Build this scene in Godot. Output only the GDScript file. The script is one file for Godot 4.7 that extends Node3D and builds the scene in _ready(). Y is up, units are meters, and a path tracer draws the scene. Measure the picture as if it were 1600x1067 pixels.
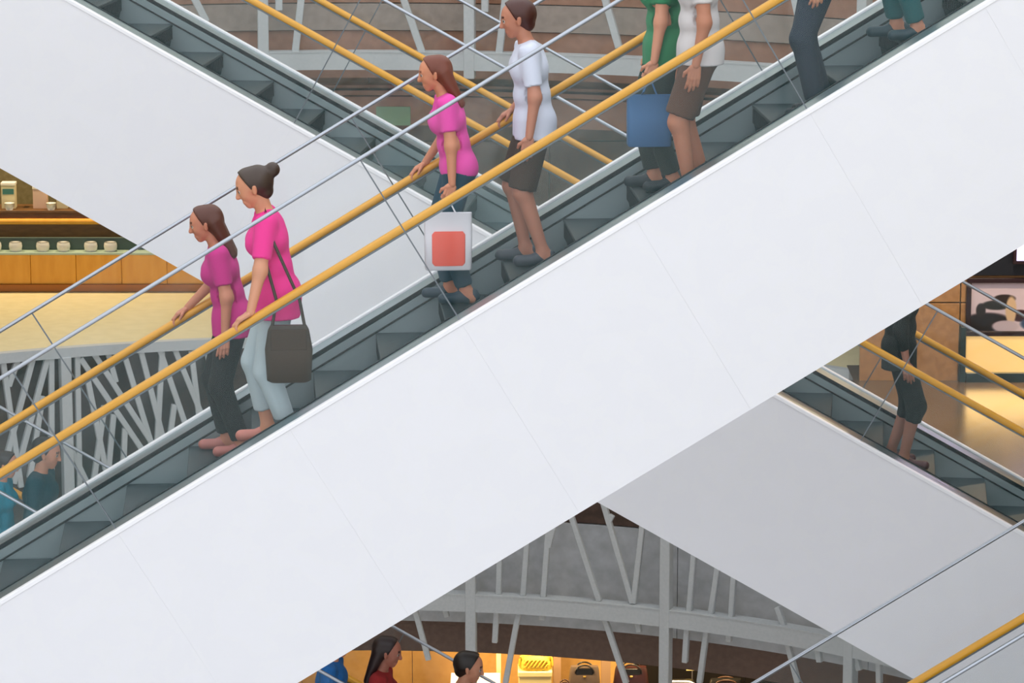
extends Node3D
# A shopping-mall atrium: two stacked pairs of crossing escalators in a round void, lattice screens and shops behind.
# World: y = 0 is the middle floor, storeys are 5.49 m apart, the viewer stands on the upper floor at z = 0 and looks towards -z.

const STOREY := 5.49
const VOID_X := -1.497      # centre and radius of the round far end of the void
const VOID_Z := -25.223
const VOID_R := 7.79

var used := {}
var mats := {}

func _ready() -> void:
	# ---------- camera, sky, exposure ----------
	var cam := Camera3D.new()
	cam.name = "camera"
	cam.fov = 11.534
	cam.near = 0.1
	cam.far = 200.0
	cam.position = Vector3(0, 6.82, 0)
	cam.rotation_degrees = Vector3(-11.773, 0, 0)
	add_child(cam)
	cam.current = true
	var sky_mat := ProceduralSkyMaterial.new()
	sky_mat.sky_top_color = Color(0.945, 0.96, 0.985)
	sky_mat.sky_horizon_color = Color(0.95, 0.96, 0.98)
	sky_mat.ground_bottom_color = Color(0.80, 0.80, 0.81)
	sky_mat.ground_horizon_color = Color(0.90, 0.90, 0.92)
	sky_mat.sky_energy_multiplier = 1.0
	var sky := Sky.new()
	sky.sky_material = sky_mat
	var env := Environment.new()
	env.background_mode = Environment.BG_SKY
	env.sky = sky
	env.tonemap_mode = Environment.TONE_MAPPER_LINEAR
	env.tonemap_exposure = 2.04
	env.ambient_light_source = Environment.AMBIENT_SOURCE_DISABLED
	env.sdfgi_enabled = true
	env.ssao_enabled = true
	env.ssil_enabled = true
	var we := WorldEnvironment.new()
	we.name = "environment"
	we.environment = env
	add_child(we)

	make_materials()
	build_shell()
	build_screens()
	build_escalators()
	build_upper_shops()
	build_lower_shop()
	build_people()

# ================= helpers =================
func numbered(called: String) -> String:
	if not used.has(called):
		used[called] = 0
		return called
	used[called] += 1
	return "%s_%03d" % [called, used[called]]

func tool() -> SurfaceTool:
	var st := SurfaceTool.new()
	st.begin(Mesh.PRIMITIVE_TRIANGLES)
	st.set_smooth_group(-1)
	return st

func tri(st: SurfaceTool, a: Vector3, b: Vector3, c: Vector3, mid: Vector3) -> void:
	var n := (b - a).cross(c - a)
	if n.dot((a + b + c) / 3.0 - mid) > 0.0:
		st.add_vertex(a); st.add_vertex(c); st.add_vertex(b)
	else:
		st.add_vertex(a); st.add_vertex(b); st.add_vertex(c)

func quad(st: SurfaceTool, a: Vector3, b: Vector3, c: Vector3, d: Vector3, mid: Vector3) -> void:
	tri(st, a, b, c, mid)
	tri(st, a, c, d, mid)

# chamfered box: centre, full size, bevel, axes
func box(st: SurfaceTool, c: Vector3, size: Vector3, bevel := 0.0, ax := Basis.IDENTITY) -> void:
	var h := size * 0.5
	var bv := minf(bevel, minf(h.x, minf(h.y, h.z)) * 0.6)
	var P := func(s: Vector3, axis: int) -> Vector3:
		var q := Vector3(s.x * h.x, s.y * h.y, s.z * h.z)
		for k in 3:
			if k != axis:
				q[k] -= s[k] * bv
		return c + ax * q
	for axis in 3:
		var u := (axis + 1) % 3
		var v := (axis + 2) % 3
		for sg in [-1.0, 1.0]:
			var s := []
			for q in [[-1.0, -1.0], [1.0, -1.0], [1.0, 1.0], [-1.0, 1.0]]:
				var w := Vector3.ZERO
				w[axis] = sg; w[u] = q[0]; w[v] = q[1]
				s.append(P.call(w, axis))
			quad(st, s[0], s[1], s[2], s[3], c)
	if bv <= 0.0:
		return
	for axis in 3:
		var u := (axis + 1) % 3
		var v := (axis + 2) % 3
		for a in [-1.0, 1.0]:
			for b in [-1.0, 1.0]:
				var w0 := Vector3.ZERO
				w0[axis] = -1.0; w0[u] = a; w0[v] = b
				var w1 := w0
				w1[axis] = 1.0
				quad(st, P.call(w0, u), P.call(w1, u), P.call(w1, v), P.call(w0, v), c)
	for a in [-1.0, 1.0]:
		for b in [-1.0, 1.0]:
			for d in [-1.0, 1.0]:
				var w := Vector3(a, b, d)
				tri(st, P.call(w, 0), P.call(w, 1), P.call(w, 2), c)

# convex profile (x along the sweep; points are y, z) swept from x0 to x1
func sweep(st: SurfaceTool, prof: PackedVector2Array, x0: float, x1: float, smooth := false) -> void:
	var m := Vector2.ZERO
	for q in prof: m += q
	m /= prof.size()
	st.set_smooth_group(1 if smooth else -1)
	var n := prof.size()
	for i in n:
		var a := prof[i]
		var b := prof[(i + 1) % n]
		quad(st, Vector3(x0, a.x, a.y), Vector3(x1, a.x, a.y), Vector3(x1, b.x, b.y), Vector3(x0, b.x, b.y), Vector3((x0 + x1) / 2, m.x, m.y))
	st.set_smooth_group(-1)
	for x in [x0, x1]:
		for i in range(1, n - 1):
			tri(st, Vector3(x, prof[0].x, prof[0].y), Vector3(x, prof[i].x, prof[i].y), Vector3(x, prof[i + 1].x, prof[i + 1].y), Vector3((x0 + x1) / 2, m.x, m.y))

func ring(cy: float, cz: float, ry: float, rz: float, n := 12, power := 1.0) -> PackedVector2Array:
	var r := PackedVector2Array()
	for i in n:
		var a := TAU * i / n
		r.append(Vector2(cy + ry * signf(sin(a)) * pow(absf(sin(a)), power), cz + rz * signf(cos(a)) * pow(absf(cos(a)), power)))
	return r

# round tube through points
func tube(st: SurfaceTool, pts: PackedVector3Array, r: float, n := 8) -> void:
	st.set_smooth_group(1)
	var rings := []
	for i in pts.size():
		var d := (pts[mini(i + 1, pts.size() - 1)] - pts[maxi(i - 1, 0)]).normalized()
		var s := d.cross(Vector3.UP if absf(d.y) < 0.9 else Vector3.RIGHT).normalized()
		var t := d.cross(s)
		var rr := []
		for k in n:
			rr.append(pts[i] + (s * cos(TAU * k / n) + t * sin(TAU * k / n)) * r)
		rings.append(rr)
	for i in pts.size() - 1:
		var mid := (pts[i] + pts[i + 1]) / 2
		for k in n:
			quad(st, rings[i][k], rings[i + 1][k], rings[i + 1][(k + 1) % n], rings[i][(k + 1) % n], mid)
	st.set_smooth_group(-1)
	for e in [0, pts.size() - 1]:
		var o: int = 1 if e == 0 else pts.size() - 2
		for k in range(1, n - 1):
			tri(st, rings[e][0], rings[e][k], rings[e][k + 1], pts[o])

# lathe around y: profile of (radius, height)
func lathe(st: SurfaceTool, at: Vector3, prof: Array, n := 20) -> void:
	st.set_smooth_group(1)
	for i in prof.size() - 1:
		var p: Vector2 = prof[i]
		var q: Vector2 = prof[i + 1]
		var mid := at + Vector3(0, (p.y + q.y) / 2 - (q.x - p.x) * 0.5, 0)
		for k in n:
			var a := TAU * k / n
			var b := TAU * (k + 1) / n
			quad(st, at + Vector3(cos(a) * p.x, p.y, sin(a) * p.x), at + Vector3(cos(a) * q.x, q.y, sin(a) * q.x),
				at + Vector3(cos(b) * q.x, q.y, sin(b) * q.x), at + Vector3(cos(b) * p.x, p.y, sin(b) * p.x), mid)
	st.set_smooth_group(-1)

func obj(called: String, st: SurfaceTool, m: Material, parent: Node3D = null) -> MeshInstance3D:
	st.generate_normals()
	return mesh_obj(called, st.commit(), m, parent)

func mesh_obj(called: String, me: Mesh, m: Material, parent: Node3D = null) -> MeshInstance3D:
	var o := MeshInstance3D.new()
	o.mesh = me
	o.material_override = m
	o.cast_shadow = GeometryInstance3D.SHADOW_CASTING_SETTING_ON
	if parent == null:
		o.name = numbered(called)
		add_child(o, true)
	else:
		o.name = called
		parent.add_child(o, true)
	return o

func bx(called: String, c: Vector3, size: Vector3, m: Material, parent: Node3D = null, bevel := 0.003, ax := Basis.IDENTITY) -> MeshInstance3D:
	var st := tool()
	box(st, c, size, bevel, ax)
	return obj(called, st, m, parent)

func thing(called: String, label: String, category: String, at := Vector3.ZERO, group := "") -> Node3D:
	var o := Node3D.new()
	o.name = numbered(called)
	add_child(o, true)
	o.position = at
	o.set_meta("label", label)
	o.set_meta("category", category)
	if group: o.set_meta("group", group)
	return o

func struct_node(called: String, at := Vector3.ZERO) -> Node3D:
	var o := Node3D.new()
	o.name = numbered(called)
	add_child(o, true)
	o.position = at
	o.set_meta("kind", "structure")
	return o

func tag(o: Node, label: String, category: String, group := "") -> void:
	o.set_meta("label", label)
	o.set_meta("category", category)
	if group: o.set_meta("group", group)

func stuff(o: Node) -> void:
	o.set_meta("kind", "stuff")

func mat(key: String, c: Color, rough := 0.6, metal := 0.0) -> StandardMaterial3D:
	var m := StandardMaterial3D.new()
	m.resource_name = key
	m.albedo_color = c
	m.roughness = rough
	m.metallic = metal
	mats[key] = m
	return m

# colour mottling from noise between two sRGB colours, in world space
func grainy(key: String, c0: Color, c1: Color, rough: float, freq: float, scale: Vector3, metal := 0.0) -> StandardMaterial3D:
	var m := mat(key, Color.WHITE, rough, metal)
	var n := FastNoiseLite.new()
	n.seed = key.hash() % 1000
	n.frequency = freq
	n.fractal_octaves = 4
	var t := NoiseTexture2D.new()
	t.width = 256; t.height = 256
	t.seamless = true
	t.noise = n
	var g := Gradient.new()
	g.set_color(0, c0)
	g.set_color(1, c1)
	t.color_ramp = g
	m.albedo_texture = t
	m.uv1_triplanar = true
	m.uv1_world_triplanar = true
	m.uv1_scale = scale
	return m

func pane(key: String, c: Color, a: float) -> StandardMaterial3D:
	var m := mat(key, Color(c.r, c.g, c.b, a), 0.03)
	m.transparency = BaseMaterial3D.TRANSPARENCY_ALPHA
	m.metallic_specular = 0.22
	return m

func glow(key: String, c: Color, e: float) -> StandardMaterial3D:
	var m := mat(key, c, 0.5)
	m.emission_enabled = true
	m.emission = c
	m.emission_energy_multiplier = e
	return m

func make_materials() -> void:
	grainy("white_paint", Color(0.917, 0.917, 0.932), Color(0.926, 0.926, 0.94), 0.55, 0.02, Vector3(0.5, 0.5, 0.5))
	mat("trim_white", Color(0.96, 0.96, 0.97), 0.4)
	mat("steel", Color(0.66, 0.68, 0.71), 0.3, 0.9)
	mat("joint_metal", Color(0.45, 0.48, 0.5), 0.4, 0.7)
	mat("deck_steel", Color(0.57, 0.64, 0.66), 0.32, 0.85)
	mat("skirt_steel", Color(0.64, 0.70, 0.71), 0.4, 0.6)
	mat("rubber_black", Color(0.06, 0.07, 0.08), 0.7)
	var tread := grainy("tread", Color(0.13, 0.17, 0.18), Color(0.24, 0.29, 0.30), 0.5, 0.05, Vector3(1.5, 1.5, 1.5), 0.4)
	tread.metallic = 0.4
	mat("riser", Color(0.09, 0.11, 0.12), 0.5, 0.4)
	mat("yellow_rubber", Color(0.86, 0.62, 0.16), 0.38)
	pane("outer_glass", Color(0.30, 0.64, 0.65), 0.014)
	pane("inner_glass", Color(0.30, 0.64, 0.65), 0.006)
	grainy("lattice_paint", Color(0.72, 0.74, 0.74), Color(0.77, 0.78, 0.78), 0.5, 0.05, Vector3(2, 2, 2))
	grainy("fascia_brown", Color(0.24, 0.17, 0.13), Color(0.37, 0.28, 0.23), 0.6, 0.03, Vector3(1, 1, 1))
	grainy("fascia_grey", Color(0.64, 0.65, 0.65), Color(0.76, 0.77, 0.78), 0.5, 0.02, Vector3(1, 1, 1))
	mat("dim_interior", Color(0.09, 0.07, 0.06), 0.6)  # near black: dimness of the lower shop interior put into the colour
	grainy("bulkhead", Color(0.40, 0.32, 0.28), Color(0.47, 0.38, 0.33), 0.6, 0.05, Vector3(1, 1, 1))
	grainy("shop_brown", Color(0.46, 0.35, 0.28), Color(0.56, 0.44, 0.36), 0.55, 0.03, Vector3(1, 0.4, 1))
	grainy("shop_tan", Color(0.62, 0.43, 0.24), Color(0.74, 0.54, 0.33), 0.6, 0.04, Vector3(1, 1, 1))
	grainy("floor_beige", Color(0.86, 0.81, 0.62), Color(0.90, 0.85, 0.67), 0.6, 0.03, Vector3(0.7, 0.7, 0.7))
	grainy("floor_polished", Color(0.34, 0.27, 0.20), Color(0.42, 0.34, 0.26), 0.22, 0.03, Vector3(0.7, 0.7, 0.7))
	grainy("wood_orange", Color(0.90, 0.62, 0.18), Color(0.95, 0.69, 0.25), 0.5, 0.03, Vector3(1.2, 0.25, 1.2))
	mat("wood_dark_orange", Color(0.68, 0.40, 0.10), 0.5)
	grainy("wood_brown", Color(0.36, 0.24, 0.12), Color(0.46, 0.32, 0.17), 0.5, 0.05, Vector3(0.4, 1.5, 1))
	mat("wall_plain", Color(0.93, 0.93, 0.93), 0.8)
	mat("floor_pale", Color(0.90, 0.90, 0.90), 0.5)
	grainy("fascia_umber", Color(0.57, 0.41, 0.32), Color(0.68, 0.51, 0.41), 0.6, 0.03, Vector3(1, 1, 1))  # lighter copy of the fascia brown; stronger light upstairs put into the colour
	grainy("fascia_taupe", Color(0.56, 0.51, 0.47), Color(0.66, 0.60, 0.55), 0.6, 0.03, Vector3(1, 1, 1))  # colour of a reflection on the glass, painted as a strip
	mat("slab", Color(0.92, 0.92, 0.92), 0.8)

# ================= the room =================
func void_point(s: float, y: float, r := VOID_R) -> Vector3:
	var a := s / VOID_R
	return Vector3(VOID_X + sin(a) * r, y, VOID_Z - cos(a) * r)

# floor ring round the void: round at the far end, straight sides, a front gallery
func slab_ring(st: SurfaceTool, y: float, t: float, front: bool) -> void:
	var n := 40
	var far := func(a: float) -> Vector2:
		var d := Vector2(sin(a), -cos(a))
		var k := 60.0
		if absf(d.x) > 1e-6: k = minf(k, 20.0 / absf(d.x))
		if d.y < -1e-6: k = minf(k, 17.0 / -d.y)
		return Vector2(VOID_X, VOID_Z) + d * k
	for i in n:
		var a0 := -PI / 2 + PI * i / n
		var a1 := -PI / 2 + PI * (i + 1) / n
		var p0 := Vector2(VOID_X + sin(a0) * VOID_R, VOID_Z - cos(a0) * VOID_R)
		var p1 := Vector2(VOID_X + sin(a1) * VOID_R, VOID_Z - cos(a1) * VOID_R)
		var q0: Vector2 = far.call(a0)
		var q1: Vector2 = far.call(a1)
		var c := (p0 + p1 + q0 + q1) / 4
		var mid := Vector3(c.x, y - t / 2, c.y)
		for yy in [y, y - t]:
			quad(st, Vector3(p0.x, yy, p0.y), Vector3(p1.x, yy, p1.y), Vector3(q1.x, yy, q1.y), Vector3(q0.x, yy, q0.y), mid)
		quad(st, Vector3(p0.x, y, p0.y), Vector3(p1.x, y, p1.y), Vector3(p1.x, y - t, p1.y), Vector3(p0.x, y - t, p0.y), mid)
		quad(st, Vector3(q0.x, y, q0.y), Vector3(q1.x, y, q1.y), Vector3(q1.x, y - t, q1.y), Vector3(q0.x, y - t, q0.y), mid)
	var xl := VOID_X - VOID_R
	var xr := VOID_X + VOID_R
	box(st, Vector3((xl + VOID_X - 20) / 2, y - t / 2, (VOID_Z - 1) / 2), Vector3(xl - (VOID_X - 20), t, -VOID_Z - 1))
	box(st, Vector3((xr + VOID_X + 20) / 2, y - t / 2, (VOID_Z - 1) / 2), Vector3(VOID_X + 20 - xr, t, -VOID_Z - 1))
	if front:
		box(st, Vector3(VOID_X, y - t / 2, 4.0), Vector3(40, t, 10))

func structure(called: String, st: SurfaceTool, m: Material) -> MeshInstance3D:
	var o := obj(called, st, m)
	o.set_meta("kind", "structure")
	return o

func build_shell() -> void:
	var st := tool()
	box(st, Vector3(VOID_X, -STOREY - 0.2, -16.6), Vector3(40, 0.4, 51.2))
	structure("floor", st, mats.floor_pale)
	for f in [0, 1]:
		st = tool()
		slab_ring(st, STOREY * f - 0.004, 0.012, f == 1)
		structure("floor", st, mats.floor_beige)
		st = tool()
		slab_ring(st, STOREY * f - 0.018, 0.08, f == 1)
		structure("floor_slab", st, mats.slab)
	# landing of the falling escalator on the middle floor, polished stone
	st = tool()
	box(st, Vector3(7.6, -0.146, -29.4), Vector3(8.8, 0.3, 4.4), 0.004)
	structure("floor_landing", st, mats.floor_polished)
	# outer walls
	for w in [["wall_left", Vector3(VOID_X - 20.15, 5, -16.6), Vector3(0.3, 22, 51.2)], ["wall_right", Vector3(VOID_X + 20.15, 5, -16.6), Vector3(0.3, 22, 51.2)], ["wall_back", Vector3(VOID_X, 5, -42.35), Vector3(40.6, 22, 0.3)]]:
		st = tool()
		box(st, w[1], w[2])
		structure(w[0], st, mats.wall_plain)
	# open glazing bars behind the viewer, added to let in soft frontal light
	var win := struct_node("added_window_1", Vector3(VOID_X, -5.49, 9.1))
	for i in 9:
		bx("mullion", Vector3(-20 + i * 5.0, 10.7, 0), Vector3(0.12, 21.4, 0.2), mats.steel, win)
	for j in 4:
		bx("transom", Vector3(0, 0.1 + j * 7.0, 0), Vector3(40, 0.12, 0.18), mats.steel, win)
	# roof with a skylight opening widened past the void for more fill light
	var y := 16.0
	st = tool()
	box(st, Vector3(-19.25, y, -16.6), Vector3(4.5, 0.4, 51.2))
	box(st, Vector3(16.25, y, -16.6), Vector3(4.5, 0.4, 51.2))
	box(st, Vector3(-1.5, y, -39.6), Vector3(31, 0.4, 5.2))
	structure("ceiling", st, mats.wall_plain)
	var roof := struct_node("window_2", Vector3(-1.5, y, -12.5))
	for i in 10:
		bx("glazing_bar", Vector3(0, 0, -20.5 + i * 4.5), Vector3(31, 0.3, 0.1), mats.steel, roof)

# ================= lattice screens on the gallery edges =================
func bar_mesh(st: SurfaceTool, s0: float, y0: float, s1: float, y1: float, w: float, depth: float, dr := 0.0) -> void:
	var a := void_point(s0, y0, VOID_R + dr)
	var b := void_point(s1, y1, VOID_R + dr)
	var d := (b - a).normalized()
	var rad := void_point((s0 + s1) / 2, 0, 1.0) - Vector3(VOID_X, 0, VOID_Z)
	rad.y = 0
	rad = (rad - d * rad.dot(d)).normalized()
	var side := rad.cross(d).normalized()
	box(st, (a + b) / 2, Vector3((b - a).length(), w, depth), 0.006, Basis(d, side, rad))

# curved band on the cylinder (thickness outward), split in short chords
func band(st: SurfaceTool, s0: float, s1: float, y0: float, y1: float, r0: float, r1: float, n := 14) -> void:
	for i in n:
		var a := lerpf(s0, s1, float(i) / n)
		var b := lerpf(s0, s1, float(i + 1) / n)
		var mid := (void_point(a, y0, r0) + void_point(b, y1, r1)) / 2
		for yy in [y0, y1]:
			quad(st, void_point(a, yy, r0), void_point(b, yy, r0), void_point(b, yy, r1), void_point(a, yy, r1), mid)
		for rr in [r0, r1]:
			quad(st, void_point(a, y0, rr), void_point(b, y0, rr), void_point(b, y1, rr), void_point(a, y1, rr), mid)
	for q in [[s0, s0 + 0.01], [s1, s1 - 0.01]]:
		quad(st, void_point(q[0], y0, r0), void_point(q[0], y0, r1), void_point(q[0], y1, r1), void_point(q[0], y1, r0), void_point(q[1], (y0 + y1) / 2, (r0 + r1) / 2))

func build_screens() -> void:
	# bars: arc length s and height at both ends, in metres
	var lower := [[-3.59, -0.08, -3.49, -0.97], [-3.44, -0.09, -3.54, -0.34], [-3.29, -0.1, -3.46, -0.65], [-3.14, -0.1, -3.4, -0.94], [-3.1, -0.1, -3.12, -0.86], [-2.84, -0.08, -2.85, -1.15], [-2.95, -0.98, -2.78, -1.38], [-2.81, -0.12, -2.22, -1.08], [-2.74, -0.35, -2.65, -0.88], [-2.58, -0.62, -2.69, -1.27], [-2.67, -0.09, -2.12, -1.02], [-2.53, -0.09, -2.46, -0.39], [-2.37, -0.11, -2.13, -1.0], [-2.2, -0.1, -2.01, -0.95], [-1.99, -0.11, -2.04, -0.76], [-2.01, -0.1, -1.78, -0.84], [-1.88, -0.65, -1.92, -0.91], [-1.86, -0.1, -1.65, -0.66], [-1.7, -0.11, -1.64, -0.74], [-1.54, -0.12, -1.48, -0.66], [-1.41, -0.12, -1.51, -0.38], [-1.36, -0.33, -1.42, -0.63], [-2.49, -0.71, -2.55, -1.22], [-2.38, -0.86, -2.4, -1.17], [-3.2, -0.47, -3.28, -0.89],
		[1.66, -2.09, 1.62, -2.64], [1.88, -1.94, 1.83, -2.64], [1.93, -1.92, 1.88, -2.12], [2.12, -1.79, 2.41, -2.64], [2.47, -1.69, 2.76, -2.63], [2.54, -1.74, 2.5, -1.82], [2.85, -1.88, 2.77, -2.63], [3.4, -2.11, 3.36, -2.65], [3.65, -2.22, 3.59, -2.66], [3.83, -2.29, 3.81, -2.67], [4.31, -2.47, 4.4, -2.68], [1.38, -2.2, 1.37, -2.64]]
	var drops := [[1.58, -2.82, 1.44, -3.57], [1.82, -2.82, 1.82, -2.88], [2.46, -2.82, 2.7, -3.47], [2.81, -2.83, 2.83, -2.92], [3.34, -2.82, 3.32, -3.18], [3.55, -2.83, 3.48, -3.37], [3.79, -2.84, 3.79, -2.9], [4.43, -2.85, 4.55, -3.2], [0.51, -2.85, 0.65, -3.36], [0.81, -2.81, 0.84, -2.9], [1.35, -2.8, 1.33, -3.15], [4.77, -2.85, 4.79, -2.95], [5.19, -2.83, 5.24, -2.95], [5.46, -2.82, 5.47, -3.03]]
	var upper := [[-0.78, 3.75, -0.78, 3.25], [-0.5, 3.85, -0.63, 2.81], [0.27, 3.85, 0.62, 2.83], [1.24, 3.86, 1.24, 3.24], [1.5, 3.86, 1.38, 2.84], [-1.79, 3.76, -1.49, 3.15], [2.3, 3.85, 2.58, 2.93], [4.28, 3.9, 4.52, 3.0]]
	var t := thing("lattice_screen", "pale grey lattice screen of slanting bars hung on the middle gallery edge", "screen", void_point(0.8, -2.8))
	make_screen(t, 0.0, lower, drops, mats.lattice_paint)
	t = thing("lattice_screen", "pale grey lattice screen on the upper gallery edge, high behind the escalators", "screen", void_point(0.8, STOREY - 2.8))
	make_screen(t, STOREY, upper, [], mats.lattice_paint)

	# fascias behind the screens
	for f in [0, 1]:
		var y: float = STOREY * f
		var w := struct_node("wall_fascia")
		var st := tool()
		if f == 0:
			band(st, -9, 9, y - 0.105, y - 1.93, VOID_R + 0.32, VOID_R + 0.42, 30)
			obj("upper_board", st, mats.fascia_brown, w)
			var edges := [-9.0]
			for k in 7: edges.append(-5.0 + 2.03 * k)
			edges.append(9.3)
			for k in edges.size() - 1:
				st = tool()
				band(st, edges[k] + 0.004, edges[k + 1] - 0.004, y - 1.94, y - 3.04, VOID_R + 0.30, VOID_R + 0.40, 8)
				obj("panel", st, mats.fascia_grey, w)
		else:
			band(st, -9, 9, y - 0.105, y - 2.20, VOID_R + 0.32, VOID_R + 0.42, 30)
			obj("upper_board", st, mats.fascia_umber, w)  # same brown board as below, its colour lightened for the light up here
			st = tool()
			band(st, -9, 9, y - 2.21, y - 2.47, VOID_R + 0.30, VOID_R + 0.40, 30)
			obj("reflection_band", st, mats.fascia_taupe, w)  # painted reflection, not a separate fascia part
			st = tool()
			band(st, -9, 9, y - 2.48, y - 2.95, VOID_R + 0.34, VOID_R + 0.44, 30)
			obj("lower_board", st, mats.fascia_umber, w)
		st = tool()
		band(st, -9, 9, y - 3.06, y - 3.085, VOID_R + 0.62, VOID_R + 0.8, 30)
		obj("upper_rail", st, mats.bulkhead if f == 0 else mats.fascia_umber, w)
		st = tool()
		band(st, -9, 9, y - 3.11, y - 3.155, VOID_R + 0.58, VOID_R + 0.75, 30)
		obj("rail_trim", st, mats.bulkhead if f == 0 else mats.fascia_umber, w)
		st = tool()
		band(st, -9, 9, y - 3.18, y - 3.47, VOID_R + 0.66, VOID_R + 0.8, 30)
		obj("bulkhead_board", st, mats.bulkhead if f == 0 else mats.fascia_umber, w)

func make_screen(t: Node3D, y: float, bars: Array, drops: Array, m: Material) -> void:
	var o := t.position
	var inv := Transform3D(Basis.IDENTITY, -o)
	var put := func(called: String, st: SurfaceTool) -> void:
		var p := obj(called, st, m, t)
		p.transform = inv
	var st := tool()
	band(st, -6, 6.2, y - 0.1, y + 0.0, VOID_R - 0.05, VOID_R + 0.05, 26)
	put.call("top_rail", st)
	st = tool()
	band(st, -6, 6.2, y - 2.82, y - 2.65, VOID_R - 0.07, VOID_R + 0.07, 26)
	put.call("bottom_beam", st)
	st = tool()
	band(st, -6, 6.2, y - 2.651, y - 2.638, VOID_R - 0.075, VOID_R + 0.075, 26)
	var ledge := obj("beam_ledge", st, m, t)
	ledge.transform = inv
	for k in range(-1, 5):
		var s := -2.97 + 2.03 * k if k >= 0 else -5.0
		st = tool()
		bar_mesh(st, s, y - 0.09, s, y - (3.62 if y == 0.0 else 2.9), 0.105, 0.12, -0.02)
		put.call("post", st)
	for b in bars:
		var a0 := Vector2(b[0], b[1])
		var a1 := Vector2(b[2], b[3])
		var u := (a1 - a0).normalized()
		if b[1] - y < -1.0 and (a1 - a0).length() > 0.25 and b[1] > b[3]: a0 -= u * 0.7     # run on towards the top rail
		if b[3] - y < -0.55 and b[3] - y > -1.6: a1 += u * 0.4                 # and on down behind the escalator
		st = tool()
		bar_mesh(st, a0.x, a0.y, a1.x, a1.y, 0.056 if y == 0.0 else 0.07, 0.055)
		put.call("bar", st)
	for b in drops:
		st = tool()
		bar_mesh(st, b[0], b[1] + 0.03, b[2], b[3], 0.056, 0.055)
		put.call("hanging_bar", st)

# ================= escalators =================
var ESC := {}

func build_escalators() -> void:
	var th_a := deg_to_rad(31.047)
	var th_b := deg_to_rad(28.589)
	var ps_a := deg_to_rad(4.327)
	var ps_b := deg_to_rad(6.283)
	# rising to the right, slightly receding
	var ha := Vector3(cos(ps_a), 0, -sin(ps_a))
	var fa := Basis(ha * cos(th_a) + Vector3.UP * sin(th_a), -ha * sin(th_a) + Vector3.UP * cos(th_a), Vector3(sin(ps_a), 0, cos(ps_a)))
	# rising to the left, slightly receding
	var hb := Vector3(-cos(ps_b), 0, -sin(ps_b))
	var fb := Basis(-(hb * cos(th_b) + Vector3.UP * sin(th_b)), -hb * sin(th_b) + Vector3.UP * cos(th_b), Vector3(-sin(ps_b), 0, cos(ps_b)))
	var oa := Vector3(0, 2.978, -19.89)
	var ob := Vector3(0, 2.344, -24.88)
	escalator("A", "white-clad escalator crossing the whole picture, carrying the women in pink", oa, fa, th_a, 1.0, -6.0, 6.2, -0.357)
	escalator("B", "white-clad escalator behind, falling from upper left to lower right", ob, fb, th_b, -1.0, -6.6, 6.0, 0.55)
	escalator("D", "lower escalator whose steel edge and yellow handrail show in the lower right corner", oa - Vector3(0, STOREY, 0), fa, th_a, 1.0, 0.6, 6.2, 0.62)
	escalator("E", "lower escalator under the screen, with riders' heads along the bottom edge", ob - Vector3(0, STOREY, 0), fb, th_b, -1.0, -6.4, 2.4, 0.55)

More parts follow.
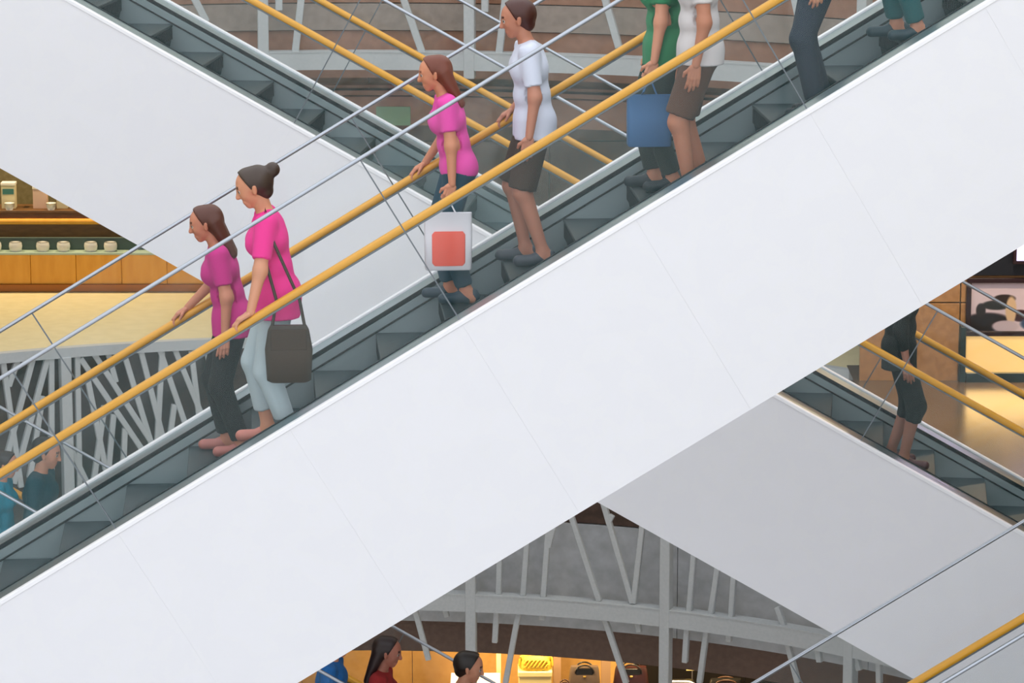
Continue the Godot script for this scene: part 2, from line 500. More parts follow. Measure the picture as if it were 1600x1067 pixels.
# local axes: x along the slope to the right, y square to it, z towards the viewer; z = 0 is the front cladding
func escalator(id: String, label: String, o: Vector3, fr: Basis, th: float, sg: float, x0: float, x1: float, joint: float) -> void:
	var t := thing("escalator", label, "escalator", o, "")
	t.basis = fr
	ESC[id] = {"t": Transform3D(fr, o), "th": th, "sg": sg}
	var W := 1.87
	var pitch := 2.43
	var cuts := func(off: float, step: float) -> Array:
		var r := [x0]
		var k := ceilf((x0 + 0.2 - off) / step)
		while off + k * step < x1 - 0.2:
			r.append(off + k * step)
			k += 1.0
		r.append(x1)
		return r
	# cladding
	var c: Array = cuts.call(joint, pitch / 2)
	for i in c.size() - 1:
		var mx: float = (c[i] + c[i + 1]) / 2
		var lx: float = c[i + 1] - c[i] - (0.0005 if id == "A" else 0.0002)
		bx("cladding_panel", Vector3(mx, -0.703, -0.015), Vector3(lx, 1.374, 0.03), mats.white_paint, t, 0.0)
		bx("cladding_panel", Vector3(mx, -0.703, -W + 0.015), Vector3(lx, 1.374, 0.03), mats.white_paint, t, 0.0)
		bx("soffit_panel", Vector3(mx, -1.375, -W / 2), Vector3(lx, 0.03, W - 0.064), mats.white_paint, t, 0.0)
	var st := tool()
	for z in [[0.006, -0.05], [-W + 0.05, -W - 0.006]]:
		st = tool()
		sweep(st, PackedVector2Array([Vector2(-0.014, z[0]), Vector2(0.008, z[0]), Vector2(0.012, z[0] - 0.004), Vector2(0.012, z[1] + 0.004), Vector2(0.008, z[1]), Vector2(-0.014, z[1])]), x0, x1)
		obj("edge_trim", st, mats.trim_white, t)
	# decks, skirts and dark brush strips
	bx("deck_plate", Vector3((x0 + x1) / 2, -0.012, -0.1705), Vector3(x1 - x0, 0.02, 0.239), mats.deck_steel, t, 0.004)
	bx("deck_plate", Vector3((x0 + x1) / 2, -0.012, -W + 0.1705), Vector3(x1 - x0, 0.02, 0.239), mats.deck_steel, t, 0.004)
	bx("brush_strip", Vector3((x0 + x1) / 2, -0.008, -0.297), Vector3(x1 - x0, 0.026, 0.014), mats.rubber_black, t, 0.002)
	bx("brush_strip", Vector3((x0 + x1) / 2, -0.008, -W + 0.297), Vector3(x1 - x0, 0.026, 0.014), mats.rubber_black, t, 0.002)
	bx("skirt_panel", Vector3((x0 + x1) / 2, -0.20, -0.297), Vector3(x1 - x0, 0.35, 0.012), mats.skirt_steel, t, 0.001)
	bx("skirt_panel", Vector3((x0 + x1) / 2, -0.20, -W + 0.297), Vector3(x1 - x0, 0.35, 0.012), mats.skirt_steel, t, 0.001)
	bx("skirt_brush", Vector3((x0 + x1) / 2, -0.083, -W + 0.308), Vector3(x1 - x0, 0.012, 0.012), mats.rubber_black, t, 0.002)
	# outer glass with steel caps
	c = cuts.call(joint, pitch)
	for z in [-0.035, -1.837]:
		for i in c.size() - 1:
			bx("glass_panel", Vector3((c[i] + c[i + 1]) / 2, 0.586, z), Vector3(c[i + 1] - c[i] - 0.009, 1.138, 0.012), mats.outer_glass, t, 0.0)
			if i > 0:
				bx("glass_joint", Vector3(c[i], 0.586, z), Vector3(0.008, 1.138, 0.014), mats.joint_metal, t, 0.0)
		st = tool()
		sweep(st, ring(1.160, z, 0.013, 0.016, 12), x0, x1, true)
		obj("cap_rail", st, mats.steel, t)
	# inner balustrade glass and the yellow handrails
	var ci: Array = cuts.call(joint - 0.863, pitch)
	for z in [-0.21, -1.66]:
		for i in ci.size() - 1:
			bx("balustrade_glass", Vector3((ci[i] + ci[i + 1]) / 2, 0.307, z), Vector3(ci[i + 1] - ci[i] - 0.005, 0.61, 0.01), mats.inner_glass, t, 0.0)
		st = tool()
		sweep(st, ring(0.64, z, 0.024, 0.039, 16, 0.75), x0, x1, true)
		obj("handrail", st, mats.yellow_rubber, t)
		bx("handrail_guide", Vector3((x0 + x1) / 2, 0.611, z), Vector3(x1 - x0, 0.014, 0.03), mats.joint_metal, t, 0.002)
	# steps
	var run := 0.405
	var sp := run / cos(th)
	var hor := Vector2(sg * cos(th), -sin(th))
	var up := Vector2(sg * sin(th), cos(th))
	var prof := [Vector2(0, -0.002), Vector2(0.004, 0), Vector2(run - 0.004, 0), Vector2(run - 0.004, -0.03), Vector2(0.07, -0.05), Vector2(0.05, -0.235), Vector2(0.038, -0.235), Vector2(0.012, -0.12)]
	var tread_mesh: ArrayMesh
	var riser_mesh: ArrayMesh
	var n0 := int(ceil((x0 + 0.3) / sp))
	var n1 := int(floor((x1 - 0.45) / sp))
	var wz := W - 0.62
	for k in range(n0, n1 + 1):
		if tread_mesh == null:
			var pt := PackedVector2Array()
			st = tool()
			var basis := Basis(Vector3(hor.x, hor.y, 0), Vector3(up.x, up.y, 0), Vector3(0, 0, sg))
			box(st, basis * Vector3(run / 2, -0.013, 0), Vector3(run - 0.006, 0.026, wz), 0.004, basis)
			st.generate_normals()
			tread_mesh = st.commit()
			st = tool()
			var m3 := basis * Vector3(0.03, -0.13, 0)
			var pr := [Vector2(0.010, -0.027), Vector2(0.012, -0.12), Vector2(0.030, -0.19), Vector2(0.058, -0.235)]
			for i in 3:
				var a: Vector2 = pr[i]
				var b: Vector2 = pr[i + 1]
				box(st, basis * Vector3((a.x + b.x) / 2 + 0.008, (a.y + b.y) / 2, 0), Vector3((b - a).length() + 0.004, 0.012, wz), 0.0, basis * Basis(Vector3(0, 0, 1), (b - a).angle()))
			for i in 31:   # vertical cleats on the riser
				box(st, basis * Vector3(0.008, -0.075, -wz / 2 + 0.02 + (wz - 0.04) * i / 30.0), Vector3(0.008, 0.09, 0.014), 0.0, basis)
			st.generate_normals()
			riser_mesh = st.commit()
		var s := Node3D.new()
		s.name = "step"
		t.add_child(s, true)
		s.position = Vector3(k * sp, -0.083, -W / 2)
		mesh_obj("tread", tread_mesh, mats.tread, s)
		mesh_obj("riser", riser_mesh, mats.riser, s)

# ================= shops =================
# stacked rounded-rectangle sections (y, half width, half depth)
func loft(st: SurfaceTool, at: Vector3, sec: Array, n := 24, power := 0.35, ax := Basis.IDENTITY) -> void:
	st.set_smooth_group(1)
	var rings := []
	for s in sec:
		var r := []
		for k in n:
			var a := TAU * (k + 0.5) / n
			r.append(at + ax * Vector3(s[1] * signf(cos(a)) * pow(absf(cos(a)), power), s[0], s[2] * signf(sin(a)) * pow(absf(sin(a)), power)))
		rings.append(r)
	for i in sec.size() - 1:
		var mid := at + ax * Vector3(0, (sec[i][0] + sec[i + 1][0]) / 2, 0)
		for k in n:
			quad(st, rings[i][k], rings[i + 1][k], rings[i + 1][(k + 1) % n], rings[i][(k + 1) % n], mid)
	st.set_smooth_group(-1)
	var centre := at + ax * Vector3(0, (sec[0][0] + sec[-1][0]) / 2, 0)
	for e in [0, sec.size() - 1]:
		for k in range(1, n - 1):
			tri(st, rings[e][0], rings[e][k], rings[e][k + 1], centre)

func arch(c: Vector3, half: float, height: float, ax := Basis.IDENTITY, n := 12) -> PackedVector3Array:
	var p := PackedVector3Array()
	for i in n + 1:
		var a := PI * i / n
		p.append(c + ax * Vector3(-cos(a) * half, sin(a) * height, 0))
	return p

func hand_bag(called: String, label: String, at: Vector3, w: float, h: float, d: float, m: Material, hm: Material, group: String, handle_h := 0.12, tagged := false, ax := Basis.IDENTITY) -> Node3D:
	var t := thing(called, label, "bag", at, group)
	t.basis = ax
	var st := tool()
	loft(st, Vector3.ZERO, [[0.0, w * 0.46, d * 0.42], [0.012, w * 0.5, d * 0.5], [h * 0.5, w * 0.49, d * 0.46], [h * 0.9, w * 0.44, d * 0.3], [h, w * 0.41, d * 0.2]])
	obj("body", st, m, t)
	for s in [-1.0, 1.0]:
		st = tool()
		tube(st, arch(Vector3(0, h * 0.86, s * d * 0.3), w * 0.28, handle_h), 0.009)
		obj("handle", st, hm, t)
	bx("flap", Vector3(0, h * 0.88, d * 0.30), Vector3(w * 0.5, h * 0.2, 0.012), hm, t, 0.004)
	bx("clasp", Vector3(0, h * 0.78, d * 0.36), Vector3(0.03, 0.02, 0.012), mats.brass, t, 0.003)
	if tagged:
		bx("price_tag", Vector3(w * 0.05, h * 0.55, d * 0.5 + 0.004), Vector3(0.085, 0.07, 0.003), mats.paper, t, 0.0)
	return t

func build_upper_shops() -> void:
	mat("paper", Color(0.95, 0.93, 0.88), 0.7)
	mat("brass", Color(0.8, 0.62, 0.3), 0.35, 0.9)
	mat("counter_top", Color(0.72, 0.80, 0.72), 0.3)
	mat("teal_panel", Color(0.28, 0.36, 0.33), 0.5)
	mat("porcelain", Color(0.93, 0.92, 0.88), 0.25)
	mat("carton_cream", Color(0.86, 0.82, 0.66), 0.7)
	mat("carton_pink", Color(0.88, 0.75, 0.66), 0.7)
	mat("teal_label", Color(0.25, 0.48, 0.45), 0.6)
	grainy("olive_wall", Color(0.42, 0.38, 0.25), Color(0.52, 0.48, 0.34), 0.7, 0.04, Vector3(1, 1, 1))
	mat("frame_teal", Color(0.07, 0.15, 0.15), 0.4)
	mat("frame_plum", Color(0.16, 0.05, 0.07), 0.4)
	mat("navy_board", Color(0.06, 0.07, 0.11), 0.5)
	mat("orange_board", Color(0.86, 0.55, 0.20), 0.5)
	mat("green_card", Color(0.55, 0.66, 0.52), 0.7)

	# --- wood-panelled counter on the middle floor ---
	var c := thing("counter", "low orange wood-panelled counter on the beige gallery floor", "counter", Vector3(-5.5, 0, -35.6))
	bx("base_moulding", Vector3(0, 0.038, 0.265), Vector3(6.0, 0.076, 0.03), mats.wood_dark_orange, c)
	for i in 12:
		bx("wood_panel", Vector3(-2.762 + 0.4835 * i, 0.235, 0.235), Vector3(0.4795, 0.318, 0.03), mats.wood_orange, c, 0.004)
	bx("carcass", Vector3(0, 0.2, -0.02), Vector3(5.96, 0.392, 0.47), mats.wood_brown, c)
	bx("counter_top", Vector3(0, 0.41, 0.02), Vector3(6.04, 0.028, 0.53), mats.counter_top, c, 0.005)
	bx("back_panel", Vector3(0, 0.49, 0.1), Vector3(5.9, 0.13, 0.04), mats.teal_panel, c)
	var jar_n := 0
	for x in [-5.5, -5.28, -4.99, -4.77, -4.48, -4.27]:
		var st := tool()
		lathe(st, Vector3.ZERO, [Vector2(0.0, 0.0), Vector2(0.052, 0.0), Vector2(0.066, 0.015), Vector2(0.072, 0.055), Vector2(0.066, 0.088), Vector2(0.058, 0.098), Vector2(0.0, 0.1)])
		var j := obj("porcelain_jar", st, mats.porcelain)
		j.position = Vector3(x, 0.4245, -35.405)
		tag(j, ["white jar cut by the left edge on the orange counter", "second white jar from the left edge on the orange counter", "third white jar from the left edge on the orange counter", "fourth white jar from the left edge on the orange counter", "fifth white jar from the left edge on the orange counter", "sixth white jar, nearest the white truss on the orange counter"][jar_n], "jar", "white jars on the counter")
		jar_n += 1
	# --- stepped display behind the counter ---
	var d := thing("display_stand", "brown wooden display stand with an orange rail behind the counter", "display stand", Vector3(-5.5, 0, -36.15))
	bx("front_board", Vector3(0, 0.38, 0.2), Vector3(5.8, 0.72, 0.03), mats.wood_brown, d)
	bx("shelf_board", Vector3(0, 0.755, 0.0), Vector3(5.8, 0.03, 0.44), mats.wood_brown, d)
	var st2 := tool()
	sweep(st2, ring(0.655, 0.235, 0.032, 0.034, 12), -2.9, 2.9, true)
	obj("front_rail", st2, mats.wood_orange, d)
	bx("end_board", Vector3(-2.88, 0.37, 0), Vector3(0.03, 0.74, 0.4), mats.wood_brown, d)
	bx("end_board", Vector3(2.88, 0.37, 0), Vector3(0.03, 0.74, 0.4), mats.wood_brown, d)
	var k := 0
	for q in [[-5.44, 0.15, 0.26, "cream"], [-5.10, 0.15, 0.22, "pink"], [-4.86, 0.12, 0.17, "cream"], [-5.75, 0.16, 0.24, "pink"]]:
		var b := thing("carton", ["cream carton with a teal label standing on the display stand", "pale pink carton standing beside the cream one on the display stand", "smallest cream carton at the inner end of the display stand", "pale pink carton at the outer end of the display stand"][k], "carton", Vector3(q[0], 0.77, -36.12))
		bx("body", Vector3(0, q[2] / 2, 0), Vector3(q[1], q[2], 0.12), mats["carton_" + q[3]], b, 0.004)
		bx("lid", Vector3(0, q[2] + 0.008, 0), Vector3(q[1] + 0.008, 0.03, 0.128), mats.paper, b, 0.004)
		if q[3] == "cream":
			bx("label_patch", Vector3(0, q[2] * 0.72, 0.061), Vector3(q[1] * 0.8, 0.06, 0.003), mats.teal_label, b, 0.0)
		k += 1
	for x in [-5.42, -4.97]:
		st2 = tool()
		lathe(st2, Vector3.ZERO, [Vector2(0.0, 0.0), Vector2(0.035, 0.0), Vector2(0.05, 0.03), Vector2(0.055, 0.075), Vector2(0.05, 0.075), Vector2(0.045, 0.03), Vector2(0.0, 0.012)])
		var j := obj("white_cup", st2, mats.porcelain)
		j.position = Vector3(x, 0.77, -35.99)
		tag(j, "white cup before the cream carton on the display stand" if x < -5.2 else "white cup right of the pink carton on the display stand", "cup", "cups on the display stand")
	var ws := struct_node("wall_shop")
	bx("board", Vector3(-6.2, 1.6, -37.0), Vector3(7.4, 3.2, 0.1), mats.olive_wall, ws)
	# --- brown panelled shopfront ---
	ws = struct_node("wall_shop")
	for i in 7:
		for r in 2:
			bx("panel", Vector3(-1.98 + 0.95 * i, 0.8 + r * 1.62, -35.4), Vector3(0.944, 1.612, 0.06), mats.shop_brown, ws, 0.004)
	var s := void_point(0.283, 2.115, VOID_R + 0.652)
	var gc := bx("notice_card", Vector3.ZERO, Vector3(0.345, 0.19, 0.012), mats.green_card, null, 0.002)
	gc.position = s
	gc.rotation.y = -0.283 / VOID_R
	tag(gc, "plain pale green notice card on the brown board below the upper lattice", "sign")

	# --- tan shopfront by the landing ---
	ws = struct_node("wall_shop")
	for r in [[0.0, 0.742], [0.75, 0.72], [1.476, 1.6]]:
		for q in [[3.25, 0.925], [4.18, 1.3], [5.485, 1.3], [6.79, 1.3]]:
			bx("panel", Vector3(q[0] + q[1] / 2, r[0] + r[1] / 2, -30.94), Vector3(q[1] - 0.006, r[1] - 0.004, 0.06), mats.shop_tan, ws, 0.003)
	var lb := thing("light_box", "glowing cream light box in a dark teal frame on the tan wall", "light box", Vector3(4.9, 0.0, -30.9))
	bx("frame_side", Vector3(-0.695, 0.265, 0.025), Vector3(0.05, 0.53, 0.08), mats.frame_teal, lb)
	bx("frame_side", Vector3(0.695, 0.215, 0.025), Vector3(0.05, 0.43, 0.08), mats.frame_teal, lb)
	bx("frame_bottom", Vector3(0, 0.045, 0.025), Vector3(1.32, 0.09, 0.08), mats.frame_teal, lb)
	var g := glow("cream_glow", Color(0.98, 0.80, 0.50), 0.24)
	bx("lit_face", Vector3(0, 0.262, 0.008), Vector3(1.32, 0.344, 0.036), g, lb)
	var al := AreaLight3D.new()
	al.name = "light_box_light"
	al.area_size = Vector2(1.3, 0.34)
	al.light_color = Color(1.0, 0.82, 0.52)
	al.light_energy = 0.25
	al.shadow_enabled = true
	add_child(al)
	al.position = Vector3(4.9, 0.262, -30.865)
	al.rotation.y = PI
	var pic := thing("framed_picture", "framed picture of dark shapes on pale pink, above the light box", "picture", Vector3(4.92, 0.44, -30.9))
	for q in [[Vector3(0, 0.02, 0.02), Vector3(1.38, 0.045, 0.04)], [Vector3(0, 0.525, 0.02), Vector3(1.38, 0.045, 0.04)], [Vector3(-0.67, 0.272, 0.02), Vector3(0.045, 0.46, 0.04)], [Vector3(0.67, 0.272, 0.02), Vector3(0.045, 0.46, 0.04)]]:
		bx("frame", q[0], q[1], mats.frame_plum, pic)
	var qm := QuadMesh.new()
	qm.size = Vector2(1.3, 0.462)
	var pm := mat("picture_print", Color.WHITE, 0.4)
	pm.albedo_texture = picture_texture()
	var pr := mesh_obj("print", qm, pm, pic)
	pr.position = Vector3(0, 0.272, 0.012)
	var hb := thing("header_board", "dark header board with an orange ledge above the framed picture", "board", Vector3(5.3, 1.0, -30.9))
	bx("backing", Vector3(0, 0.28, 0.01), Vector3(2.2, 0.54, 0.03), mats.navy_board, hb)
	bx("ledge", Vector3(0.33, 0.082, 0.045), Vector3(1.5, 0.11, 0.07), mats.orange_board, hb)
	var sc := thing("screen", "pale lilac lit screen at the right edge above the orange ledge", "screen", Vector3(5.05, 1.14, -30.8))
	bx("bezel", Vector3(0, 0.16, 0), Vector3(0.82, 0.33, 0.03), mats.frame_plum, sc)
	bx("lit_face", Vector3(0, 0.16, 0.012), Vector3(0.76, 0.27, 0.014), glow("lilac_glow", Color(0.84, 0.80, 0.98), 0.45), sc)
	var al2 := AreaLight3D.new()
	al2.name = "screen_light"
	al2.area_size = Vector2(0.76, 0.27)
	al2.light_color = Color(0.86, 0.82, 1.0)
	al2.light_energy = 0.12
	al2.shadow_enabled = true
	add_child(al2)
	al2.position = Vector3(5.05, 1.30, -30.77)
	al2.rotation.y = PI
	# ceiling downlights of the two middle-floor shops
	var lamp_n := -1
	for q in [Vector3(-6.3, 3.1, -35.7), Vector3(-4.2, 3.1, -35.7), Vector3(4.4, 3.0, -29.9), Vector3(5.9, 3.0, -29.9)]:
		lamp_n += 1
		downlight(q, ["warm round downlight over the outer half of the orange counter", "warm round downlight over the inner half of the orange counter", "warm round downlight before the framed picture by the tan wall", "warm round downlight beyond the framed picture by the tan wall"][lamp_n], 3.4 if q.x < 0 else 2.6, Color(1.0, 0.90, 0.74), "middle floor downlights")

func downlight(at: Vector3, label: String, e: float, col: Color, group: String) -> void:
	var t := thing("downlight", label, "lamp", at, group)
	if not mats.has("lamp_glow"):
		glow("lamp_glow", Color(1.0, 0.86, 0.62), 3.0)
	var st := tool()
	lathe(st, Vector3.ZERO, [Vector2(0.0, 0.1), Vector2(0.09, 0.1), Vector2(0.1, 0.0), Vector2(0.085, 0.0), Vector2(0.08, 0.03)])
	obj("housing", st, mats.trim_white, t)
	st = tool()
	lathe(st, Vector3.ZERO, [Vector2(0.0, 0.01), Vector2(0.08, 0.01), Vector2(0.08, 0.02), Vector2(0.0, 0.02)])
	obj("lens", st, mats.lamp_glow, t)
	st = tool()
	tube(st, PackedVector3Array([Vector3(0, 0.1, 0), Vector3(0, 1.9, 0)]), 0.01)
	obj("stem", st, mats.steel, t)
	var l := AreaLight3D.new()
	l.name = "lamp_light"
	l.area_size = Vector2(0.16, 0.16)
	l.light_color = col
	l.light_energy = e
	l.shadow_enabled = true
	t.add_child(l)
	l.position = Vector3(0, -0.02, 0)
	l.rotation.x = -PI / 2

func picture_texture() -> ImageTexture:
	var im := Image.create(208, 74, false, Image.FORMAT_RGB8)
	im.fill(Color(0.86, 0.78, 0.80))
	var blob := func(cx: float, cy: float, rx: float, ry: float, c: Color) -> void:
		for y in 74:
			for x in 208:
				var d := pow((x - cx) / rx, 2.0) + pow((y - cy) / ry, 2.0)
				if d < 1.0:
					im.set_pixel(x, y, im.get_pixel(x, y).lerp(c, clampf((1.0 - d) * 2.5, 0.0, 1.0)))
	blob.call(25.0, 60.0, 40.0, 16.0, Color(0.10, 0.05, 0.06))
	blob.call(38.0, 34.0, 24.0, 8.0, Color(0.14, 0.12, 0.10))
	blob.call(50.0, 24.0, 18.0, 7.0, Color(0.20, 0.16, 0.14))
	blob.call(15.0, 42.0, 8.0, 12.0, Color(0.16, 0.12, 0.12))
	blob.call(74.0, 50.0, 16.0, 10.0, Color(0.22, 0.10, 0.12))
	blob.call(60.0, 42.0, 9.0, 24.0, Color(0.88, 0.74, 0.58))
	blob.call(52.0, 66.0, 22.0, 10.0, Color(0.80, 0.72, 0.74))
	blob.call(96.0, 62.0, 24.0, 12.0, Color(0.22, 0.30, 0.42))
	blob.call(100.0, 28.0, 14.0, 18.0, Color(0.10, 0.08, 0.10))
	blob.call(140.0, 40.0, 30.0, 20.0, Color(0.30, 0.16, 0.16))
	blob.call(176.0, 30.0, 20.0, 18.0, Color(0.55, 0.50, 0.52))
	return ImageTexture.create_from_image(im)

func build_lower_shop() -> void:
	var cream := grainy("shop_cream", Color(0.83, 0.64, 0.36), Color(0.88, 0.70, 0.42), 0.7, 0.03, Vector3(1, 1, 1))
	mat("leather_black", Color(0.07, 0.065, 0.06), 0.4)
	mat("leather_brown", Color(0.30, 0.18, 0.10), 0.45)
	mat("leather_taupe", Color(0.34, 0.28, 0.23), 0.5)
	mat("leather_red", Color(0.17, 0.05, 0.05), 0.45)
	mat("wrap_yellow", Color(0.87, 0.72, 0.22), 0.6)
	mat("box_cream", Color(0.94, 0.88, 0.62), 0.6)
	mat("pillar_tan", Color(0.62, 0.50, 0.38), 0.7)
	var ws := struct_node("wall_shop")
	for i in 7:
		bx("panel", Vector3(-3.0 + 1.25 * i, -4.2, -36.6), Vector3(1.244, 2.5, 0.06), cream if i < 4 else mats.dim_interior, ws, 0.003)  # right-hand panels darkened in colour for the dim interior
	bx("end_board", Vector3(-3.7, -4.2, -35.6), Vector3(0.08, 2.5, 2.0), mats.shop_brown, ws)
	var sh := thing("display_shelf", "long wooden display shelf carrying the bags in the lower shop", "shelf", Vector3(0.9, -5.49, -35.45))
	bx("top_board", Vector3(0, 0.855, 0), Vector3(5.2, 0.03, 1.0), mats.wood_brown, sh)
	for x in [-2.58, -0.86, 0.86, 2.58]:
		bx("side_board", Vector3(x, 0.42, 0), Vector3(0.04, 0.84, 0.96), mats.wood_brown, sh)
	bx("back_board", Vector3(0, 0.42, -0.48), Vector3(5.1, 0.84, 0.02), mats.wood_brown, sh)
	var y := -4.62
	# white ledge and upright
	var lg := thing("display_plinth", "white display plinth beside the yellow bundle in the lower shop", "plinth", Vector3(-0.4, y, -35.4))
	bx("block", Vector3(0, 0.13, 0), Vector3(0.5, 0.26, 0.5), mats.trim_white, lg, 0.006)
	bx("top_slab", Vector3(0, 0.272, 0), Vector3(0.54, 0.024, 0.54), mats.trim_white, lg, 0.004)
	for q in [[-0.147, 0.05, "box_cream", "slim cream upright post left of the yellow bundle"], [0.498, 0.084, "pillar_tan", "tan upright post between the yellow bundle and the black bag"], [1.033, 0.105, "pillar_tan", "tan upright post behind the slanting lattice bar"]]:
		var p := thing("upright_post", q[3], "post", Vector3(q[0], y, -35.75))
		bx("shaft", Vector3(0, 0.45, 0), Vector3(q[1], 0.9, 0.08), mats[q[2]], p)
		bx("foot_plate", Vector3(0, 0.006, 0), Vector3(q[1] + 0.04, 0.012, 0.12), mats.steel, p)
	var b := thing("gift_box", "cream box under the yellow knotted bundle in the lower shop", "box", Vector3(0.25, y, -35.5))
	bx("body", Vector3(0, 0.17, 0), Vector3(0.36, 0.34, 0.3), mats.box_cream, b, 0.008)
	bx("lid", Vector3(0, 0.365, 0), Vector3(0.375, 0.06, 0.315), mats.box_cream, b, 0.008)
	var w := thing("knotted_bundle", "yellow knotted cloth bundle on the cream box", "bundle", Vector3(0.26, y + 0.395, -35.5))
	var st := tool()
	loft(st, Vector3.ZERO, [[0.0, 0.17, 0.12], [0.03, 0.185, 0.14], [0.1, 0.18, 0.13], [0.15, 0.15, 0.1], [0.165, 0.11, 0.07]], 24, 0.7)
	obj("cloth", st, mats.wrap_yellow, w)
	for i in 4:
		st = tool()
		var pts := PackedVector3Array()
		for j in 13:
			var u := j / 12.0
			pts.append(Vector3(-0.13 + 0.26 * u, 0.08 + 0.045 * sin(u * TAU * 1.5 + i * PI / 2), 0.125 + 0.012 * cos(u * TAU * 1.5 + i * PI / 2)))
		tube(st, pts, 0.011, 6)
		obj("cord", st, mats.wrap_yellow, w)
	for s in [-1.0, 1.0]:
		st = tool()
		tube(st, arch(Vector3(s * 0.16, 0.05, 0.08), 0.02, 0.1), 0.014, 6)
		obj("loop", st, mats.wrap_yellow, w)
	var gr := "bags on the lower shelf"
	hand_bag("handbag", "large black handbag with a white tag, beside the tan post", Vector3(0.79, y, -35.35), 0.36, 0.46, 0.2, mats.leather_taupe, mats.leather_black, gr, 0.09, true)
	hand_bag("handbag", "brown handbag with a tall arched handle, in front of the black bag", Vector3(0.57, y, -35.1), 0.3, 0.2, 0.14, mats.leather_brown, mats.leather_brown, gr, 0.2)
	hand_bag("handbag", "dark red handbag with a white tag, behind the slanting lattice bar", Vector3(1.3, y, -35.4), 0.4, 0.44, 0.2, mats.leather_red, mats.leather_black, gr, 0.1, true)
	hand_bag("handbag", "black handbag with pale tags, rightmost on the lower shelf", Vector3(2.33, y, -35.3), 0.4, 0.33, 0.2, mats.leather_black, mats.leather_brown, gr, 0.05, true)
	var cs := thing("vanity_case", "dark case with a white rim beside the lattice post", "case", Vector3(1.8, y, -35.3))
	st = tool()
	loft(st, Vector3.ZERO, [[0.0, 0.19, 0.1], [0.02, 0.2, 0.11], [0.26, 0.2, 0.11], [0.3, 0.18, 0.1], [0.31, 0.14, 0.07]], 24, 0.3)
	obj("body", st, mats.leather_black, cs)
	st = tool()
	var rim := PackedVector3Array()
	for i in 13:
		var a := PI * i / 12.0
		rim.append(Vector3(-0.19 * signf(cos(a)) * pow(absf(cos(a)), 0.4), 0.2 + 0.13 * pow(sin(a), 0.5), 0.1))
	tube(st, rim, 0.014, 6)
	obj("rim", st, mats.trim_white, cs)
	var pc := thing("price_card", "yellow price card standing behind the white-rimmed case", "card", Vector3(1.98, y, -35.62))
	bx("card", Vector3(0, 0.39, 0), Vector3(0.13, 0.13, 0.006), mats.box_cream, pc, 0.0)
	bx("stand", Vector3(0, 0.165, -0.004), Vector3(0.012, 0.33, 0.012), mats.steel, pc)
	for x in [-0.6, 0.4, 1.5, 2.4]:
		downlight(Vector3(x, -3.3, -35.2), "warm round downlight above the " + {-0.6: "white plinth", 0.4: "yellow bundle", 1.5: "dark red handbag", 2.4: "rightmost black handbag"}[x] + " in the lower shop", 1.9, Color(1.0, 0.86, 0.64), "lower shop downlights")

# ================= people =================
class Field:
	var a := PackedVector3Array()
	var b := PackedVector3Array()
	var ra := PackedFloat32Array()
	var rb := PackedFloat32Array()
	var cut := PackedByteArray()
	var k := 0.03
	var pn := PackedVector3Array()    # cutting planes: keeps the side where n . p < w
	var pw := PackedFloat32Array()
	func bone(p: Vector3, q: Vector3, r0: float, r1: float, flat := false) -> void:
		a.append(p); b.append(q); ra.append(r0); rb.append(r1); cut.append(1 if flat else 0)
	func ball(p: Vector3, r: float) -> void:
		bone(p, p + Vector3(0, 0.0005, 0), r, r)
	func plane(p: Vector3, n: Vector3) -> void:
		var u := n.normalized()
		pn.append(u); pw.append(u.dot(p))
	func one(i: int, p: Vector3) -> float:
		var ab := b[i] - a[i]
		var l2 := ab.length_squared()
		var h := (p - a[i]).dot(ab) / l2
		var hc := clampf(h, 0.0, 1.0)
		var d := (p - a[i] - ab * hc).length() - lerpf(ra[i], rb[i], hc)
		if cut[i] == 1 and h > 1.0:
			d = maxf(d, (h - 1.0) * sqrt(l2))
		return d
	func at(p: Vector3, act: PackedInt32Array) -> float:
		var d := 10.0
		for i in act:
			var e := one(i, p)
			var h := k - absf(d - e)
			d = minf(d, e)
			if h > 0.0:
				d -= h * h * 0.25 / k
		for i in act:
			if cut[i] == 1:      # a flat end trims the blend too
				var ab := b[i] - a[i]
				var l := ab.length()
				var over := (p - b[i]).dot(ab) / l
				if over > 0.0 and over < 0.12 and (p - b[i] - ab / l * over).length() < rb[i] * 1.6:
					d = maxf(d, over)
		for i in pn.size():
			d = maxf(d, pn[i].dot(p) - pw[i])
		return d

var body_v := PackedVector3Array()
var body_n := PackedVector3Array()
var body_c := PackedColorArray()
var body_i := PackedInt32Array()

func clear_body() -> void:
	body_v = PackedVector3Array(); body_n = PackedVector3Array(); body_c = PackedColorArray(); body_i = PackedInt32Array()

